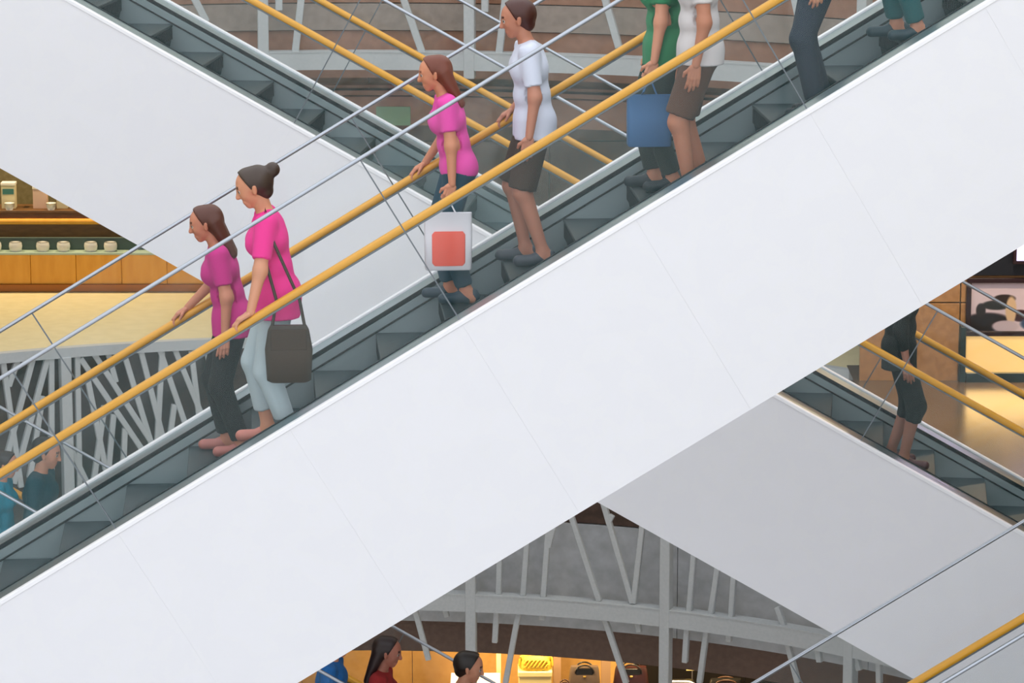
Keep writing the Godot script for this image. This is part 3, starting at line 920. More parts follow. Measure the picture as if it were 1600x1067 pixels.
# surface nets of a field; paint: list of [centre, radius, colour]
func nets(F: Field, cell: float, base: Color, paint := []) -> void:
	var lo := Vector3(1e9, 1e9, 1e9)
	var hi := -lo
	for i in F.a.size():
		var r := maxf(F.ra[i], F.rb[i]) + 2.5 * cell
		var rr := Vector3(r, r, r)
		lo = lo.min(F.a[i] - rr).min(F.b[i] - rr)
		hi = hi.max(F.a[i] + rr).max(F.b[i] + rr)
	var S := 4
	var bxn := int(ceil((hi.x - lo.x) / cell / S)) + 1
	var byn := int(ceil((hi.y - lo.y) / cell / S)) + 1
	var bzn := int(ceil((hi.z - lo.z) / cell / S)) + 1
	var nx := bxn * S
	var ny := byn * S
	var nz := bzn * S
	var val := PackedFloat32Array()
	val.resize(nx * ny * nz)
	val.fill(1.0)
	var near := []
	var half := cell * S * 0.5
	var reach := cell * 4.6
	var nb := F.a.size()
	for bz in bzn:
		for by in byn:
			for bx_ in bxn:
				var c := lo + Vector3(bx_, by, bz) * (cell * S) + Vector3(half, half, half)
				var dm := 10.0
				var ds := PackedFloat32Array()
				ds.resize(nb)
				for i in nb:
					var e := F.one(i, c)
					ds[i] = e
					dm = minf(dm, e)
				if dm > reach + F.k:
					continue
				var act := PackedInt32Array()
				for i in nb:
					if ds[i] < dm + 2.0 * reach + F.k:
						act.append(i)
				var dc := F.at(c, act)
				var deep := dc < -reach - F.k
				if not deep:
					near.append(Vector3i(bx_ * S, by * S, bz * S))
				for z in S:
					for y in S:
						var row := ((bz * S + z) * ny + by * S + y) * nx + bx_ * S
						for x in S:
							if deep:
								val[row + x] = -1.0
							else:
								val[row + x] = F.at(lo + Vector3(bx_ * S + x, by * S + y, bz * S + z) * cell, act)
	var id := PackedInt32Array()
	id.resize(nx * ny * nz)
	id.fill(-1)
	var first := body_v.size()
	var sy := nx
	var sz := nx * ny
	for o: Vector3i in near:
		for z in range(o.z, mini(o.z + S, nz - 1)):
			for y in range(o.y, mini(o.y + S, ny - 1)):
				for x in range(o.x, mini(o.x + S, nx - 1)):
					var q := z * sz + y * sy + x
					var v0 := val[q]; var v1 := val[q + 1]; var v2 := val[q + sy]; var v3 := val[q + sy + 1]
					var v4 := val[q + sz]; var v5 := val[q + sz + 1]; var v6 := val[q + sz + sy]; var v7 := val[q + sz + sy + 1]
					var neg := int(v0 < 0) + int(v1 < 0) + int(v2 < 0) + int(v3 < 0) + int(v4 < 0) + int(v5 < 0) + int(v6 < 0) + int(v7 < 0)
					if neg == 0 or neg == 8:
						continue
					var s := Vector3.ZERO
					var n := 0
					if (v0 < 0) != (v1 < 0): s += Vector3(v0 / (v0 - v1), 0, 0); n += 1
					if (v2 < 0) != (v3 < 0): s += Vector3(v2 / (v2 - v3), 1, 0); n += 1
					if (v4 < 0) != (v5 < 0): s += Vector3(v4 / (v4 - v5), 0, 1); n += 1
					if (v6 < 0) != (v7 < 0): s += Vector3(v6 / (v6 - v7), 1, 1); n += 1
					if (v0 < 0) != (v2 < 0): s += Vector3(0, v0 / (v0 - v2), 0); n += 1
					if (v1 < 0) != (v3 < 0): s += Vector3(1, v1 / (v1 - v3), 0); n += 1
					if (v4 < 0) != (v6 < 0): s += Vector3(0, v4 / (v4 - v6), 1); n += 1
					if (v5 < 0) != (v7 < 0): s += Vector3(1, v5 / (v5 - v7), 1); n += 1
					if (v0 < 0) != (v4 < 0): s += Vector3(0, 0, v0 / (v0 - v4)); n += 1
					if (v1 < 0) != (v5 < 0): s += Vector3(1, 0, v1 / (v1 - v5)); n += 1
					if (v2 < 0) != (v6 < 0): s += Vector3(0, 1, v2 / (v2 - v6)); n += 1
					if (v3 < 0) != (v7 < 0): s += Vector3(1, 1, v3 / (v3 - v7)); n += 1
					s /= n
					var P := lo + (Vector3(x, y, z) + s) * cell
					var g := Vector3(v1 + v3 + v5 + v7 - v0 - v2 - v4 - v6, v2 + v3 + v6 + v7 - v0 - v1 - v4 - v5, v4 + v5 + v6 + v7 - v0 - v1 - v2 - v3)
					id[q] = body_v.size()
					body_v.append(P)
					body_n.append(g.normalized())
					var col := base
					for t in paint:
						if P.distance_to(t[0]) < t[1]:
							col = t[2]
					body_c.append(col)
	for o: Vector3i in near:
		for z in range(maxi(o.z, 1), mini(o.z + S, nz - 1)):
			for y in range(maxi(o.y, 1), mini(o.y + S, ny - 1)):
				for x in range(maxi(o.x, 1), mini(o.x + S, nx - 1)):
					var q := z * sz + y * sy + x
					var v := val[q] < 0.0
					if v != (val[q + 1] < 0.0): net_quad(id[q - sy - sz], id[q - sz], id[q], id[q - sy])
					if v != (val[q + sy] < 0.0): net_quad(id[q - 1 - sz], id[q - sz], id[q], id[q - 1])
					if v != (val[q + sz] < 0.0): net_quad(id[q - 1 - sy], id[q - sy], id[q], id[q - 1])

func net_quad(a: int, b: int, c: int, d: int) -> void:
	if a < 0 or b < 0 or c < 0 or d < 0:
		return
	var n := (body_v[c] - body_v[a]).cross(body_v[d] - body_v[b])
	if n.dot(body_n[a] + body_n[c]) > 0.0:
		body_i.append_array(PackedInt32Array([a, c, b, a, d, c]))
	else:
		body_i.append_array(PackedInt32Array([a, b, c, a, c, d]))

func body_mesh() -> ArrayMesh:
	var arr := []
	arr.resize(Mesh.ARRAY_MAX)
	arr[Mesh.ARRAY_VERTEX] = body_v
	arr[Mesh.ARRAY_NORMAL] = body_n
	arr[Mesh.ARRAY_COLOR] = body_c
	arr[Mesh.ARRAY_INDEX] = body_i
	var me := ArrayMesh.new()
	me.add_surface_from_arrays(Mesh.PRIMITIVE_TRIANGLES, arr)
	clear_body()
	return me

func joint_ik(a: Vector3, c: Vector3, l1: float, l2: float, pole: Vector3) -> Array:
	var v := c - a
	var d := clampf(v.length(), 0.05, (l1 + l2) * 0.999)
	var u := v.normalized()
	var end := a + u * d
	var x := (l1 * l1 - l2 * l2 + d * d) / (2 * d)
	var h := sqrt(maxf(0.0, l1 * l1 - x * x))
	var pv := (pole - u * pole.dot(u)).normalized()
	return [a + u * x + pv * h, end]

# d: finger direction, n: palm side, t: thumb side; curl in radians per joint
func hand_field(F: Field, w: Vector3, d: Vector3, n: Vector3, t: Vector3, curl: float, s: float) -> void:
	var palm := w + d * 0.085 * s
	for i in 4:
		var o := (1.5 - i) * 0.0195 * s
		var kn := palm + t * o - d * (0.008 * absf(i - 1.2) * s)
		F.bone(w + d * 0.012 * s + t * o * 0.7, kn, 0.0145 * s, 0.012 * s)
		var ln: Array = [[0.042, 0.026, 0.02], [0.046, 0.03, 0.022], [0.042, 0.027, 0.021], [0.033, 0.02, 0.018]][i]
		var p := kn
		var ang := curl * 0.7
		for j in 3:
			var dir := d * cos(ang) + n * sin(ang) + t * (1.5 - i) * 0.05
			var q: Vector3 = p + dir.normalized() * ln[j] * s
			F.bone(p, q, (0.0098 - 0.001 * j) * s, (0.009 - 0.001 * j) * s)
			p = q
			ang += curl
	var th := w + d * 0.025 * s + t * 0.028 * s
	var t1 := th + (d * 0.65 + t * 0.6 + n * 0.35).normalized() * 0.042 * s
	F.bone(w + d * 0.01 * s, th, 0.015 * s, 0.015 * s)
	F.bone(th, t1, 0.0125 * s, 0.0105 * s)
	F.bone(t1, t1 + (d * 0.8 + t * 0.1 + n * 0.5).normalized() * 0.03 * s, 0.0105 * s, 0.0085 * s)

func lin(c: Color) -> Color:
	return c.srgb_to_linear()

func cloth(c: Color, rough := 0.85) -> StandardMaterial3D:
	var key := "cloth_" + c.to_html()
	if mats.has(key):
		return mats[key]
	var m := mat(key, c, rough)
	if c.get_luminance() > 0.2:
		m.rim_enabled = true
		m.rim = 0.25
		m.rim_tint = 0.6
	return m

# builds one standing rider; returns the useful points in world space
func person(p: Dictionary) -> Dictionary:
	var e: Dictionary = ESC[p.esc]
	var T: Transform3D = e.t
	var th: float = e.th
	var sg: float = e.sg
	var sp := 0.405 / cos(th)
	var hor := Vector2(sg * cos(th), -sin(th))
	var on: float = p.get("on", 0.2)
	var base := T * Vector3(p.step * sp + hor.x * on, -0.083 + hor.y * on, -p.w)
	base.y += 0.001
	var f := Vector3(T.basis.x.x, 0, T.basis.x.z).normalized() * -sg     # downhill
	f = f.rotated(Vector3.UP, deg_to_rad(p.get("turn", 0.0)))
	var r := f.cross(Vector3.UP).normalized()
	var H: float = p.h
	var s := H / 1.7
	var fem: bool = p.get("fem", false)
	var cell: float = p.get("cell", 0.013)
	var skin: Color = lin(p.get("skin", Color(0.80, 0.56, 0.44)))
	var hairc: Color = p.get("hair_c", Color(0.16, 0.10, 0.07))
	var node := thing("person", p.label, "person", base)
	var L := func(x: float, y: float, z: float) -> Vector3:        # right, up, forward -> node space
		return (r * x + Vector3.UP * y + f * z) * s
	var lean: float = deg_to_rad(p.get("lean", 3.0))
	var hipc: Vector3 = L.call(0, 0.9, 0)
	var TL := func(x: float, y: float, z: float) -> Vector3:       # torso space leaning about the hips
		var y1 := y - 0.9
		return L.call(x, 0.9 + y1 * cos(lean) - z * sin(lean), z * cos(lean) + y1 * sin(lean))
	var sw := 0.155 if fem else 0.18
	var hw := 0.088
	# legs
	var feet := []
	var legs := []
	for side in [-1.0, 1.0]:
		var df: float = p.get("stride", 0.05) * side
		var an: Vector3 = L.call(side * 0.095, 0.085, df)
		var hp: Vector3 = L.call(side * hw, 0.9, 0)
		var kk := joint_ik(hp, an, 0.43 * s, 0.42 * s, f + r * side * 0.1)
		legs.append([hp, kk[0], kk[1]])
		feet.append([kk[1], L.call(side * 0.11, 0.035, df + 0.15), L.call(side * 0.095, 0.04, df - 0.045)])
	# arms
	var arms := []
	var hands := []
	for side in [-1.0, 1.0]:
		var shd: Vector3 = TL.call(side * sw, 1.385, 0)
		var want = p.get("arm_l" if side < 0 else "arm_r", "rest")
		var tgt: Vector3
		var hd: Vector3
		var hn: Vector3
		var ht: Vector3
		var curl := 0.35
		if want is Dictionary and want.has("rail"):
			# a point on the handrail, forward of the body by want.rail metres
			var z := -0.21 if want.get("near", true) else -1.66
			var r0 := T * Vector3(0, 0.64, z)
			var rp := r0 + T.basis.x * ((float(want.rail) - (r0 - base).dot(f)) / T.basis.x.dot(f))
			var down := T.basis.x * -sg
			hd = down
			hn = -T.basis.y
			ht = (-r if side > 0 else r)
			ht = (ht - hd * ht.dot(hd)).normalized()
			tgt = rp - base + T.basis.y * (0.024 + 0.017 * s) - hd * 0.06 * s
			curl = 0.5
		elif want is Dictionary and want.has("to"):
			tgt = L.call(want.to.x, want.to.y, want.to.z)
			hd = (Vector3.DOWN * 0.9 + f * 0.3).normalized()
			hn = -r * side
			ht = f
			curl = want.get("curl", 0.9)
		else:
			tgt = TL.call(side * (sw + 0.075), 0.86, 0.06)
			hd = (Vector3.DOWN + f * 0.15).normalized()
			hn = -r * side
			ht = f
		hn = (hn - hd * hn.dot(hd)).normalized()
		ht = (ht - hd * ht.dot(hd) - hn * ht.dot(hn)).normalized()
		var kk := joint_ik(shd, tgt, 0.285 * s, 0.255 * s, -f * 0.8 + Vector3.DOWN * 0.5 + r * side * 0.5)
		arms.append([shd, kk[0], kk[1]])
		hands.append([kk[1], hd, hn, ht, curl])
	# head
	var neck0: Vector3 = TL.call(0, 1.40, -0.01)
	var nod: float = deg_to_rad(p.get("nod", 12.0))
	var look: float = deg_to_rad(p.get("look", 0.0))
	var hf := f.rotated(Vector3.UP, look)
	var hr := hf.cross(Vector3.UP).normalized()
	var hc: Vector3 = TL.call(0, 1.585, 0.025) + hf * 0.012 * s
	var hfo := (hf * cos(nod) - Vector3.UP * sin(nod)).normalized()
	var hup := hr.cross(hfo).normalized()
	var HD := func(x: float, y: float, z: float) -> Vector3:
		return hc + (hr * x + hup * y + hfo * z) * s
	var torso := func(F: Field, g: float) -> void:
		F.bone(TL.call(-0.07, 0.93, -0.012), TL.call(0.07, 0.93, -0.012), (0.118 if fem else 0.108) * s + g, (0.118 if fem else 0.108) * s + g)
		F.bone(TL.call(-0.055, 1.09, 0), TL.call(0.055, 1.09, 0), (0.092 if fem else 0.102) * s + g, (0.092 if fem else 0.102) * s + g)
		F.bone(TL.call(-0.075, 1.27, 0), TL.call(0.075, 1.27, 0), (0.098 if fem else 0.11) * s + g, (0.098 if fem else 0.11) * s + g)
		F.bone(TL.call(-sw + 0.03, 1.385, -0.01), TL.call(sw - 0.03, 1.385, -0.01), 0.052 * s + g, 0.052 * s + g)
		F.bone(TL.call(0, 0.95, -0.01), TL.call(0, 1.34, -0.01), 0.09 * s + g, 0.085 * s + g)
		if fem:
			for side in [-1.0, 1.0]:
				F.ball(TL.call(side * 0.07, 1.255, 0.07), 0.058 * s + g)
	# --- body: one continuous skin ---
	clear_body()
	var F := Field.new()
	F.k = 0.035 * s
	torso.call(F, 0.0)
	F.bone(neck0, HD.call(0, -0.06, -0.012), 0.052 * s, 0.047 * s)
	for l in legs:
		F.bone(l[0], l[1], 0.088 * s, 0.058 * s)
		F.bone(l[1] - f * 0.012 * s, l[2], 0.058 * s, 0.037 * s)
	for i in 2:
		F.bone(legs[i][2], feet[i][2], 0.037 * s, 0.036 * s)
		F.bone(feet[i][2], feet[i][1], 0.036 * s, 0.03 * s)
	for m in arms:
		F.bone(m[0], m[1], 0.05 * s, 0.04 * s)
		F.bone(m[1], m[2], 0.04 * s, 0.026 * s)
	nets(F, cell, skin)
	var HF := Field.new()
	HF.k = 0.02 * s
	HF.bone(neck0.lerp(hc, 0.25), HD.call(0, -0.06, -0.012), 0.05 * s, 0.047 * s)
	HF.bone(HD.call(0, 0.03, -0.032), HD.call(0, 0.035, 0.022), 0.078 * s, 0.076 * s)
	HF.bone(HD.call(0, 0.0, 0.03), HD.call(0, -0.035, 0.035), 0.066 * s, 0.056 * s)
	HF.bone(HD.call(0, -0.05, 0.03), HD.call(0, -0.085, 0.058), 0.045 * s, 0.028 * s)
	HF.bone(HD.call(-0.03, -0.02, 0.06), HD.call(0.03, -0.02, 0.06), 0.03 * s, 0.03 * s)
	HF.bone(HD.call(-0.034, 0.03, 0.079), HD.call(0.034, 0.03, 0.079), 0.013 * s, 0.013 * s)
	HF.bone(HD.call(-0.018, -0.064, 0.080), HD.call(0.018, -0.064, 0.080), 0.011 * s, 0.011 * s)
	var HN := 0.012 * s
	HF.bone(HD.call(0, 0.014, 0.092), HD.call(0, -0.026, 0.112), HN * 0.8, HN * 1.15)
	for side in [-1.0, 1.0]:
		HF.bone(HD.call(side * 0.078, 0.012, -0.006), HD.call(side * 0.074, -0.026, 0.002), 0.015 * s, 0.011 * s)
	var lip := skin.lerp(lin(Color(0.62, 0.20, 0.22)), 0.6)
	var paint := []
	for side in [-1.0, 1.0]:
		paint.append([HD.call(side * 0.032, 0.008, 0.088), 0.014 * s, lin(Color(0.86, 0.84, 0.80))])
		paint.append([HD.call(side * 0.032, 0.008, 0.094), 0.009 * s, lin(Color(0.08, 0.05, 0.04))])
		paint.append([HD.call(side * 0.022, 0.033, 0.093), 0.011 * s, lin(hairc)])
		paint.append([HD.call(side * 0.040, 0.034, 0.088), 0.010 * s, lin(hairc)])
		paint.append([HD.call(side * 0.01, -0.064, 0.093), 0.012 * s, lip])
	nets(HF, p.get("head_cell", 0.0065), skin, paint)
	for h in hands:
		var GF := Field.new()
		GF.k = 0.007
		hand_field(GF, h[0], h[1], h[2], h[3], h[4], s)
		nets(GF, p.get("hand_cell", 0.0055), skin)
	if not mats.has("skin"):
		var sm := mat("skin", Color.WHITE, 0.55)
		sm.vertex_color_use_as_albedo = true
		sm.subsurf_scatter_enabled = true
		sm.subsurf_scatter_strength = 0.08
	mesh_obj("body", body_mesh(), mats.skin, node)
	# --- top ---
	F = Field.new()
	F.k = 0.04 * s
	var g := 0.014 * s
	torso.call(F, g)
	var sl: float = p.get("sleeve", 0.6)
	for m in arms:
		if sl <= 1.0:
			F.bone(m[0], m[0].lerp(m[1], sl), 0.062 * s, 0.058 * s, true)
		else:
			F.bone(m[0], m[1], 0.062 * s, 0.053 * s)
			F.bone(m[1], m[1].lerp(m[2], sl - 1.0), 0.053 * s, 0.04 * s, true)
	var hem: float = p.get("hem", 0.88)
	if hem < 0.86:
		F.bone(TL.call(-0.06, 0.93, 0), L.call(-0.09, hem - 0.1, 0), 0.13 * s, 0.14 * s)
		F.bone(TL.call(0.06, 0.93, 0), L.call(0.09, hem - 0.1, 0), 0.13 * s, 0.14 * s)
	F.plane(L.call(0, hem, 0), Vector3.DOWN)
	F.plane(TL.call(0, 1.445, 0), TL.call(0, 1.5, 0.02) - TL.call(0, 1.44, 0))
	nets(F, cell, Color.WHITE)
	mesh_obj("top", body_mesh(), cloth(p.top), node)
	# --- lower garment ---
	F = Field.new()
	F.k = 0.03 * s
	F.bone(TL.call(-0.07, 0.93, -0.012), TL.call(0.07, 0.93, -0.012), 0.126 * s, 0.126 * s)
	var ll: float = p.get("leg_len", 1.9)
	if p.get("skirt", false):
		for l in legs:
			F.bone(l[0], l[0].lerp(l[1], ll) + (l[0] - legs[0][0].lerp(legs[1][0], 0.5)) * 0.4, 0.125 * s, 0.15 * s)
		F.bone(L.call(0, 0.9, 0), L.call(0, 0.9 - 0.42 * ll, 0), 0.13 * s, 0.15 * s)
		F.plane(L.call(0, 0.9 - 0.42 * ll, 0), Vector3.DOWN)
	else:
		for l in legs:
			if ll <= 1.0:
				F.bone(l[0], l[0].lerp(l[1], ll), 0.104 * s, 0.092 * s, true)
			else:
				F.bone(l[0], l[1], 0.104 * s, 0.076 * s)
				F.bone(l[1] - f * 0.008 * s, l[1].lerp(l[2], minf(ll - 1.0, 0.98)), 0.076 * s, 0.062 * s, true)
	F.plane(L.call(0, 1.02, 0), Vector3.UP)
	nets(F, cell, Color.WHITE)
	mesh_obj("skirt" if p.get("skirt", false) else ("shorts" if ll <= 1.0 else "trousers"), body_mesh(), cloth(p.bottom), node)
	# --- shoes ---
	for i in 2:
		F = Field.new()
		F.k = 0.015
		F.bone(feet[i][2] - f * 0.012 * s, feet[i][1] + f * 0.012 * s, 0.041 * s, 0.037 * s)
		F.bone(feet[i][2] + Vector3(0, 0.025, 0) * s, feet[i][2].lerp(feet[i][1], 0.45) + Vector3(0, 0.018, 0) * s, 0.038 * s, 0.036 * s)
		F.plane(Vector3(0, 0.0015, 0), Vector3.DOWN)
		nets(F, 0.011, Color.WHITE)
		mesh_obj("shoe", body_mesh(), cloth(p.shoes, 0.5), node)
	# --- hair ---
	F = Field.new()
	F.k = 0.02
	F.bone(HD.call(0, 0.032, -0.036), HD.call(0, 0.04, 0.016), 0.092 * s, 0.089 * s)
	F.bone(HD.call(0, 0.0, -0.05), HD.call(0, -0.04, -0.05), 0.07 * s, 0.055 * s)
	var style: String = p.get("hair", "short")
	if style == "long":
		for x in [-0.05, 0.0, 0.05]:
			F.bone(HD.call(x, 0.0, -0.06), TL.call(x * 1.3, 1.36, -0.10), 0.055 * s, 0.03 * s)
	elif style == "tail":
		F.ball(HD.call(0, 0.03, -0.135), 0.03 * s)
		F.bone(HD.call(0, 0.02, -0.15), HD.call(0, -0.11, -0.16), 0.034 * s, 0.018 * s)
	elif style == "bun":
		F.ball(HD.call(0, 0.06, -0.14), 0.045 * s)
	F.plane(HD.call(0, 0.062, 0.04), (hfo * 0.93 - hup * 0.36))
	nets(F, p.get("head_cell", 0.0065) * 1.2, Color.WHITE)
	mesh_obj("hair", body_mesh(), cloth(hairc, 0.45), node)
	return {"hand_l": base + hands[0][0] + hands[0][1] * 0.09 * s, "hand_r": base + hands[1][0] + hands[1][1] * 0.09 * s, "base": base, "f": f, "r": r, "s": s}

# carrier bag hanging from a hand; at is the grip
func carrier(called: String, label: String, at: Vector3, f: Vector3, w: float, h: float, d: float, m: Material, drop: float) -> Node3D:
	var r := f.cross(Vector3.UP).normalized()
	var ax := Basis(f, Vector3.UP, -r) if r.z < 0 else Basis(f, Vector3.UP, r)
	if ax.determinant() < 0: ax.x = -ax.x
	var t := thing(called, label, "bag", at - Vector3(0, h + drop, 0))
	t.basis = ax
	var st := tool()
	loft(st, Vector3.ZERO, [[0.0, w * 0.47, d * 0.45], [0.01, w * 0.49, d * 0.5], [h * 0.6, w * 0.5, d * 0.44], [h, w * 0.5, d * 0.22], [h - 0.01, w * 0.48, d * 0.17], [h * 0.9, w * 0.46, d * 0.16]], 28, 0.25)
	obj("body", st, m, t)
	for z in [-1.0, 1.0]:
		st = tool()
		var p := PackedVector3Array()
		for i in 11:
			var u := i / 10.0
			p.append(Vector3(lerpf(-w * 0.22, w * 0.22, u) * (1.0 - 0.75 * sin(PI * u)), h - 0.03 + (drop + 0.035) * sin(PI * u), z * d * 0.2 * (1.0 - sin(PI * u))))
		tube(st, p, 0.005, 6)
		obj("handle", st, m, t)
	return t

func build_people() -> void:
	var pink := Color(0.93, 0.16, 0.56)
	var q := person({"esc": "A", "step": -4, "on": 0.18, "w": 0.54, "h": 1.74, "fem": true, "label": "person in bright pink T-shirt and pale trousers, brown shoulder bag, hand on the yellow rail", "top": pink, "bottom": Color(0.70, 0.76, 0.78), "shoes": Color(0.78, 0.48, 0.42), "leg_len": 1.72, "hair": "bun", "hair_c": Color(0.24, 0.18, 0.14), "skin": Color(0.83, 0.58, 0.45), "arm_l": {"rail": 0.2, "near": true}, "arm_r": "rest", "nod": 20.0, "lean": 8.0, "stride": 0.07, "hem": 0.80, "sleeve": 0.75})
	shoulder_bag("dark brown shoulder bag at the hip of the woman in bright pink", q)
	person({"esc": "A", "step": -5, "on": 0.3, "w": 1.36, "h": 1.62, "fem": true, "label": "person in magenta top and black trousers reaching along the far rail", "top": Color(0.78, 0.16, 0.52), "bottom": Color(0.09, 0.09, 0.09), "shoes": Color(0.70, 0.42, 0.38), "hair": "long", "hair_c": Color(0.33, 0.17, 0.11), "skin": Color(0.80, 0.54, 0.43), "arm_r": {"rail": 0.32, "near": false}, "nod": 14.0, "lean": 11.0, "hem": 0.82, "sleeve": 0.7})
	q = person({"esc": "A", "step": -1, "on": 0.12, "w": 1.36, "h": 1.58, "fem": true, "label": "person in light pink top and blue jeans carrying a white carrier bag", "top": Color(0.90, 0.30, 0.66), "bottom": Color(0.13, 0.26, 0.33), "shoes": Color(0.14, 0.22, 0.28), "hair": "long", "hair_c": Color(0.42, 0.20, 0.12), "skin": Color(0.82, 0.55, 0.42), "lean": 10.0, "arm_r": {"rail": 0.22, "near": false}, "arm_l": {"to": Vector3(-0.24, 0.80, 0.05)}, "nod": 10.0, "sleeve": 0.65})
	mat("bag_white", Color(0.90, 0.90, 0.92), 0.5)
	mat("print_red", Color(0.95, 0.38, 0.30), 0.5)
	var t := carrier("carrier_bag", "white carrier bag with a red-orange printed square, held by the person in light pink", q.hand_l, q.f, 0.30, 0.36, 0.12, mats.bag_white, 0.1)
	var st := tool()
	loft(st, Vector3(0, 0.03, 0.056), [[0.0, 0.09, 0.006], [0.02, 0.105, 0.0075], [0.2, 0.105, 0.0065], [0.22, 0.09, 0.003]], 20, 0.5)
	obj("printed_square", st, mats.print_red, t)
	person({"esc": "A", "step": 0, "on": 0.2, "w": 1.32, "h": 1.68, "label": "person in pale blue-white shirt and dark brown shorts behind the woman in light pink", "top": Color(0.82, 0.84, 0.90), "bottom": Color(0.25, 0.18, 0.13), "shoes": Color(0.20, 0.22, 0.26), "leg_len": 0.95, "hair_c": Color(0.26, 0.11, 0.07), "skin": Color(0.74, 0.50, 0.40), "arm_r": {"rail": 0.14, "near": false}, "lean": 6.0, "hem": 0.82, "sleeve": 0.75})
	q = person({"esc": "A", "step": 2, "on": 0.2, "w": 1.2, "h": 1.66, "fem": true, "label": "person in green top with a blue tote bag, cut off by the top edge", "top": Color(0.20, 0.50, 0.33), "bottom": Color(0.17, 0.21, 0.19), "shoes": Color(0.10, 0.15, 0.18), "arm_l": {"to": Vector3(-0.24, 0.82, 0.10)}, "hem": 0.80})
	mat("bag_blue", Color(0.25, 0.42, 0.60), 0.6)
	carrier("tote_bag", "blue tote bag held by the person in the green top", q.hand_l, q.f, 0.28, 0.32, 0.12, mats.bag_blue, 0.12)
	person({"esc": "A", "step": 2, "on": 0.36, "w": 0.72, "h": 1.74, "label": "person in white shirt and brown shorts with bare legs, cut off by the top edge", "top": Color(0.82, 0.80, 0.80), "bottom": Color(0.33, 0.22, 0.16), "shoes": Color(0.45, 0.30, 0.24), "leg_len": 0.9, "skin": Color(0.72, 0.48, 0.36), "hem": 0.84, "stride": -0.06})
	person({"esc": "A", "step": 4, "on": 0.34, "w": 0.95, "h": 1.72, "label": "person of whom dark navy trouser legs show at the top edge", "top": Color(0.2, 0.24, 0.3), "bottom": Color(0.13, 0.17, 0.23), "shoes": Color(0.05, 0.06, 0.09), "cell": 0.016, "stride": -0.04, "head_cell": 0.012, "hand_cell": 0.008})
	person({"esc": "A", "step": 6, "on": 0.06, "w": 0.9, "h": 1.64, "fem": true, "label": "person of whom teal trouser hems show at the top right edge", "top": Color(0.2, 0.5, 0.5), "bottom": Color(0.08, 0.36, 0.37), "shoes": Color(0.06, 0.2, 0.24), "cell": 0.018, "head_cell": 0.012, "hand_cell": 0.008})
	person({"esc": "B", "step": 8, "on": 0.3, "w": 1.0, "h": 1.72, "label": "person in near-black clothes riding the escalator behind, below the white truss", "top": Color(0.10, 0.12, 0.11), "bottom": Color(0.11, 0.13, 0.12), "shoes": Color(0.3, 0.12, 0.12), "leg_len": 1.3, "skin": Color(0.66, 0.46, 0.38), "hem": 0.78, "sleeve": 1.6, "cell": 0.016, "head_cell": 0.01})
	person({"esc": "E", "step": -2, "on": 0.34, "w": 1.0, "h": 1.76, "label": "person in red top with dark hair at the bottom edge, beside the lit shop", "top": Color(0.55, 0.09, 0.09), "bottom": Color(0.15, 0.15, 0.18), "shoes": Color(0.1, 0.1, 0.1), "hair": "long", "hair_c": Color(0.13, 0.06, 0.05), "fem": true, "skin": Color(0.66, 0.42, 0.34), "cell": 0.016, "head_cell": 0.008})
	person({"esc": "E", "step": -1, "on": 0.12, "w": 1.25, "h": 1.80, "label": "person whose dark-haired head shows alone at the bottom edge", "top": Color(0.55, 0.33, 0.16), "bottom": Color(0.2, 0.2, 0.2), "shoes": Color(0.1, 0.1, 0.1), "hair_c": Color(0.12, 0.09, 0.07), "cell": 0.018, "head_cell": 0.008})
	person({"esc": "E", "step": -3, "on": 0.3, "w": 0.8, "h": 1.66, "label": "person in bright blue top at the bottom edge, under the white truss", "top": Color(0.05, 0.36, 0.62), "bottom": Color(0.08, 0.3, 0.3), "shoes": Color(0.1, 0.1, 0.1), "sleeve": 1.8, "cell": 0.016, "head_cell": 0.01})
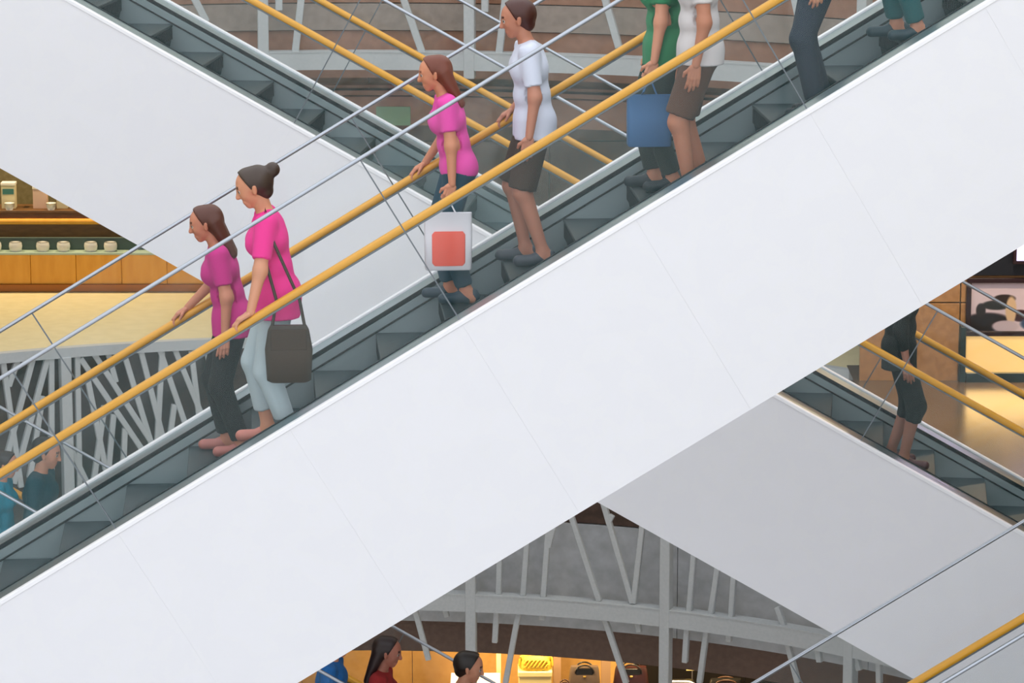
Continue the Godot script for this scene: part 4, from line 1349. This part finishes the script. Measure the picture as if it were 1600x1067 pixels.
	person({"esc": "E", "step": -9, "on": 0.25, "w": 1.0, "h": 1.78, "label": "person in dark teal clothes seen through the glass at lower left", "top": Color(0.12, 0.27, 0.31), "bottom": Color(0.10, 0.2, 0.22), "shoes": Color(0.1, 0.1, 0.1), "hair_c": Color(0.10, 0.09, 0.09), "sleeve": 1.8, "cell": 0.016, "head_cell": 0.008})
	person({"esc": "E", "step": -10, "on": 0.1, "w": 0.75, "h": 1.5, "fem": true, "label": "person in bright turquoise top at the left edge behind the glass", "top": Color(0.06, 0.52, 0.62), "bottom": Color(0.10, 0.2, 0.3), "shoes": Color(0.1, 0.1, 0.1), "hair_c": Color(0.16, 0.10, 0.08), "hair": "tail", "sleeve": 1.8, "cell": 0.016, "head_cell": 0.008})

func shoulder_bag(label: String, q: Dictionary) -> void:
	mat("bag_brown", Color(0.24, 0.19, 0.14), 0.6)
	var out: Vector3 = -q.r
	var at: Vector3 = q.base + out * 0.275 * q.s + Vector3.UP * 0.46 - q.f * 0.06
	var t := thing("shoulder_bag", label, "bag", at)
	var ax := Basis(-q.f, Vector3.UP, out)
	var st := tool()
	loft(st, Vector3.ZERO, [[0.0, 0.11, 0.04], [0.015, 0.135, 0.06], [0.2, 0.145, 0.058], [0.32, 0.125, 0.035], [0.35, 0.11, 0.02]], 24, 0.45, ax)
	obj("body", st, mats.bag_brown, t)
	bx("flap", ax * Vector3(0, 0.27, 0.052), Vector3(0.22, 0.13, 0.012), mats.bag_brown, t, 0.005, ax)
	st = tool()
	var sh: Vector3 = (q.base - at) - out * -0.13 * q.s + Vector3.UP * 1.465 * q.s + q.f * 0.07
	var p := PackedVector3Array([ax * Vector3(-0.10, 0.33, 0), ax * Vector3(-0.07, 0.5, -0.02), sh - q.f * -0.03 - Vector3(0, 0.2, 0) + out * 0.07, sh, sh - q.f * 0.05 - Vector3(0, 0.2, 0) + out * 0.07, ax * Vector3(0.07, 0.5, -0.02), ax * Vector3(0.10, 0.33, 0)])
	tube(st, p, 0.011, 6)
	obj("strap", st, mats.bag_brown, t)
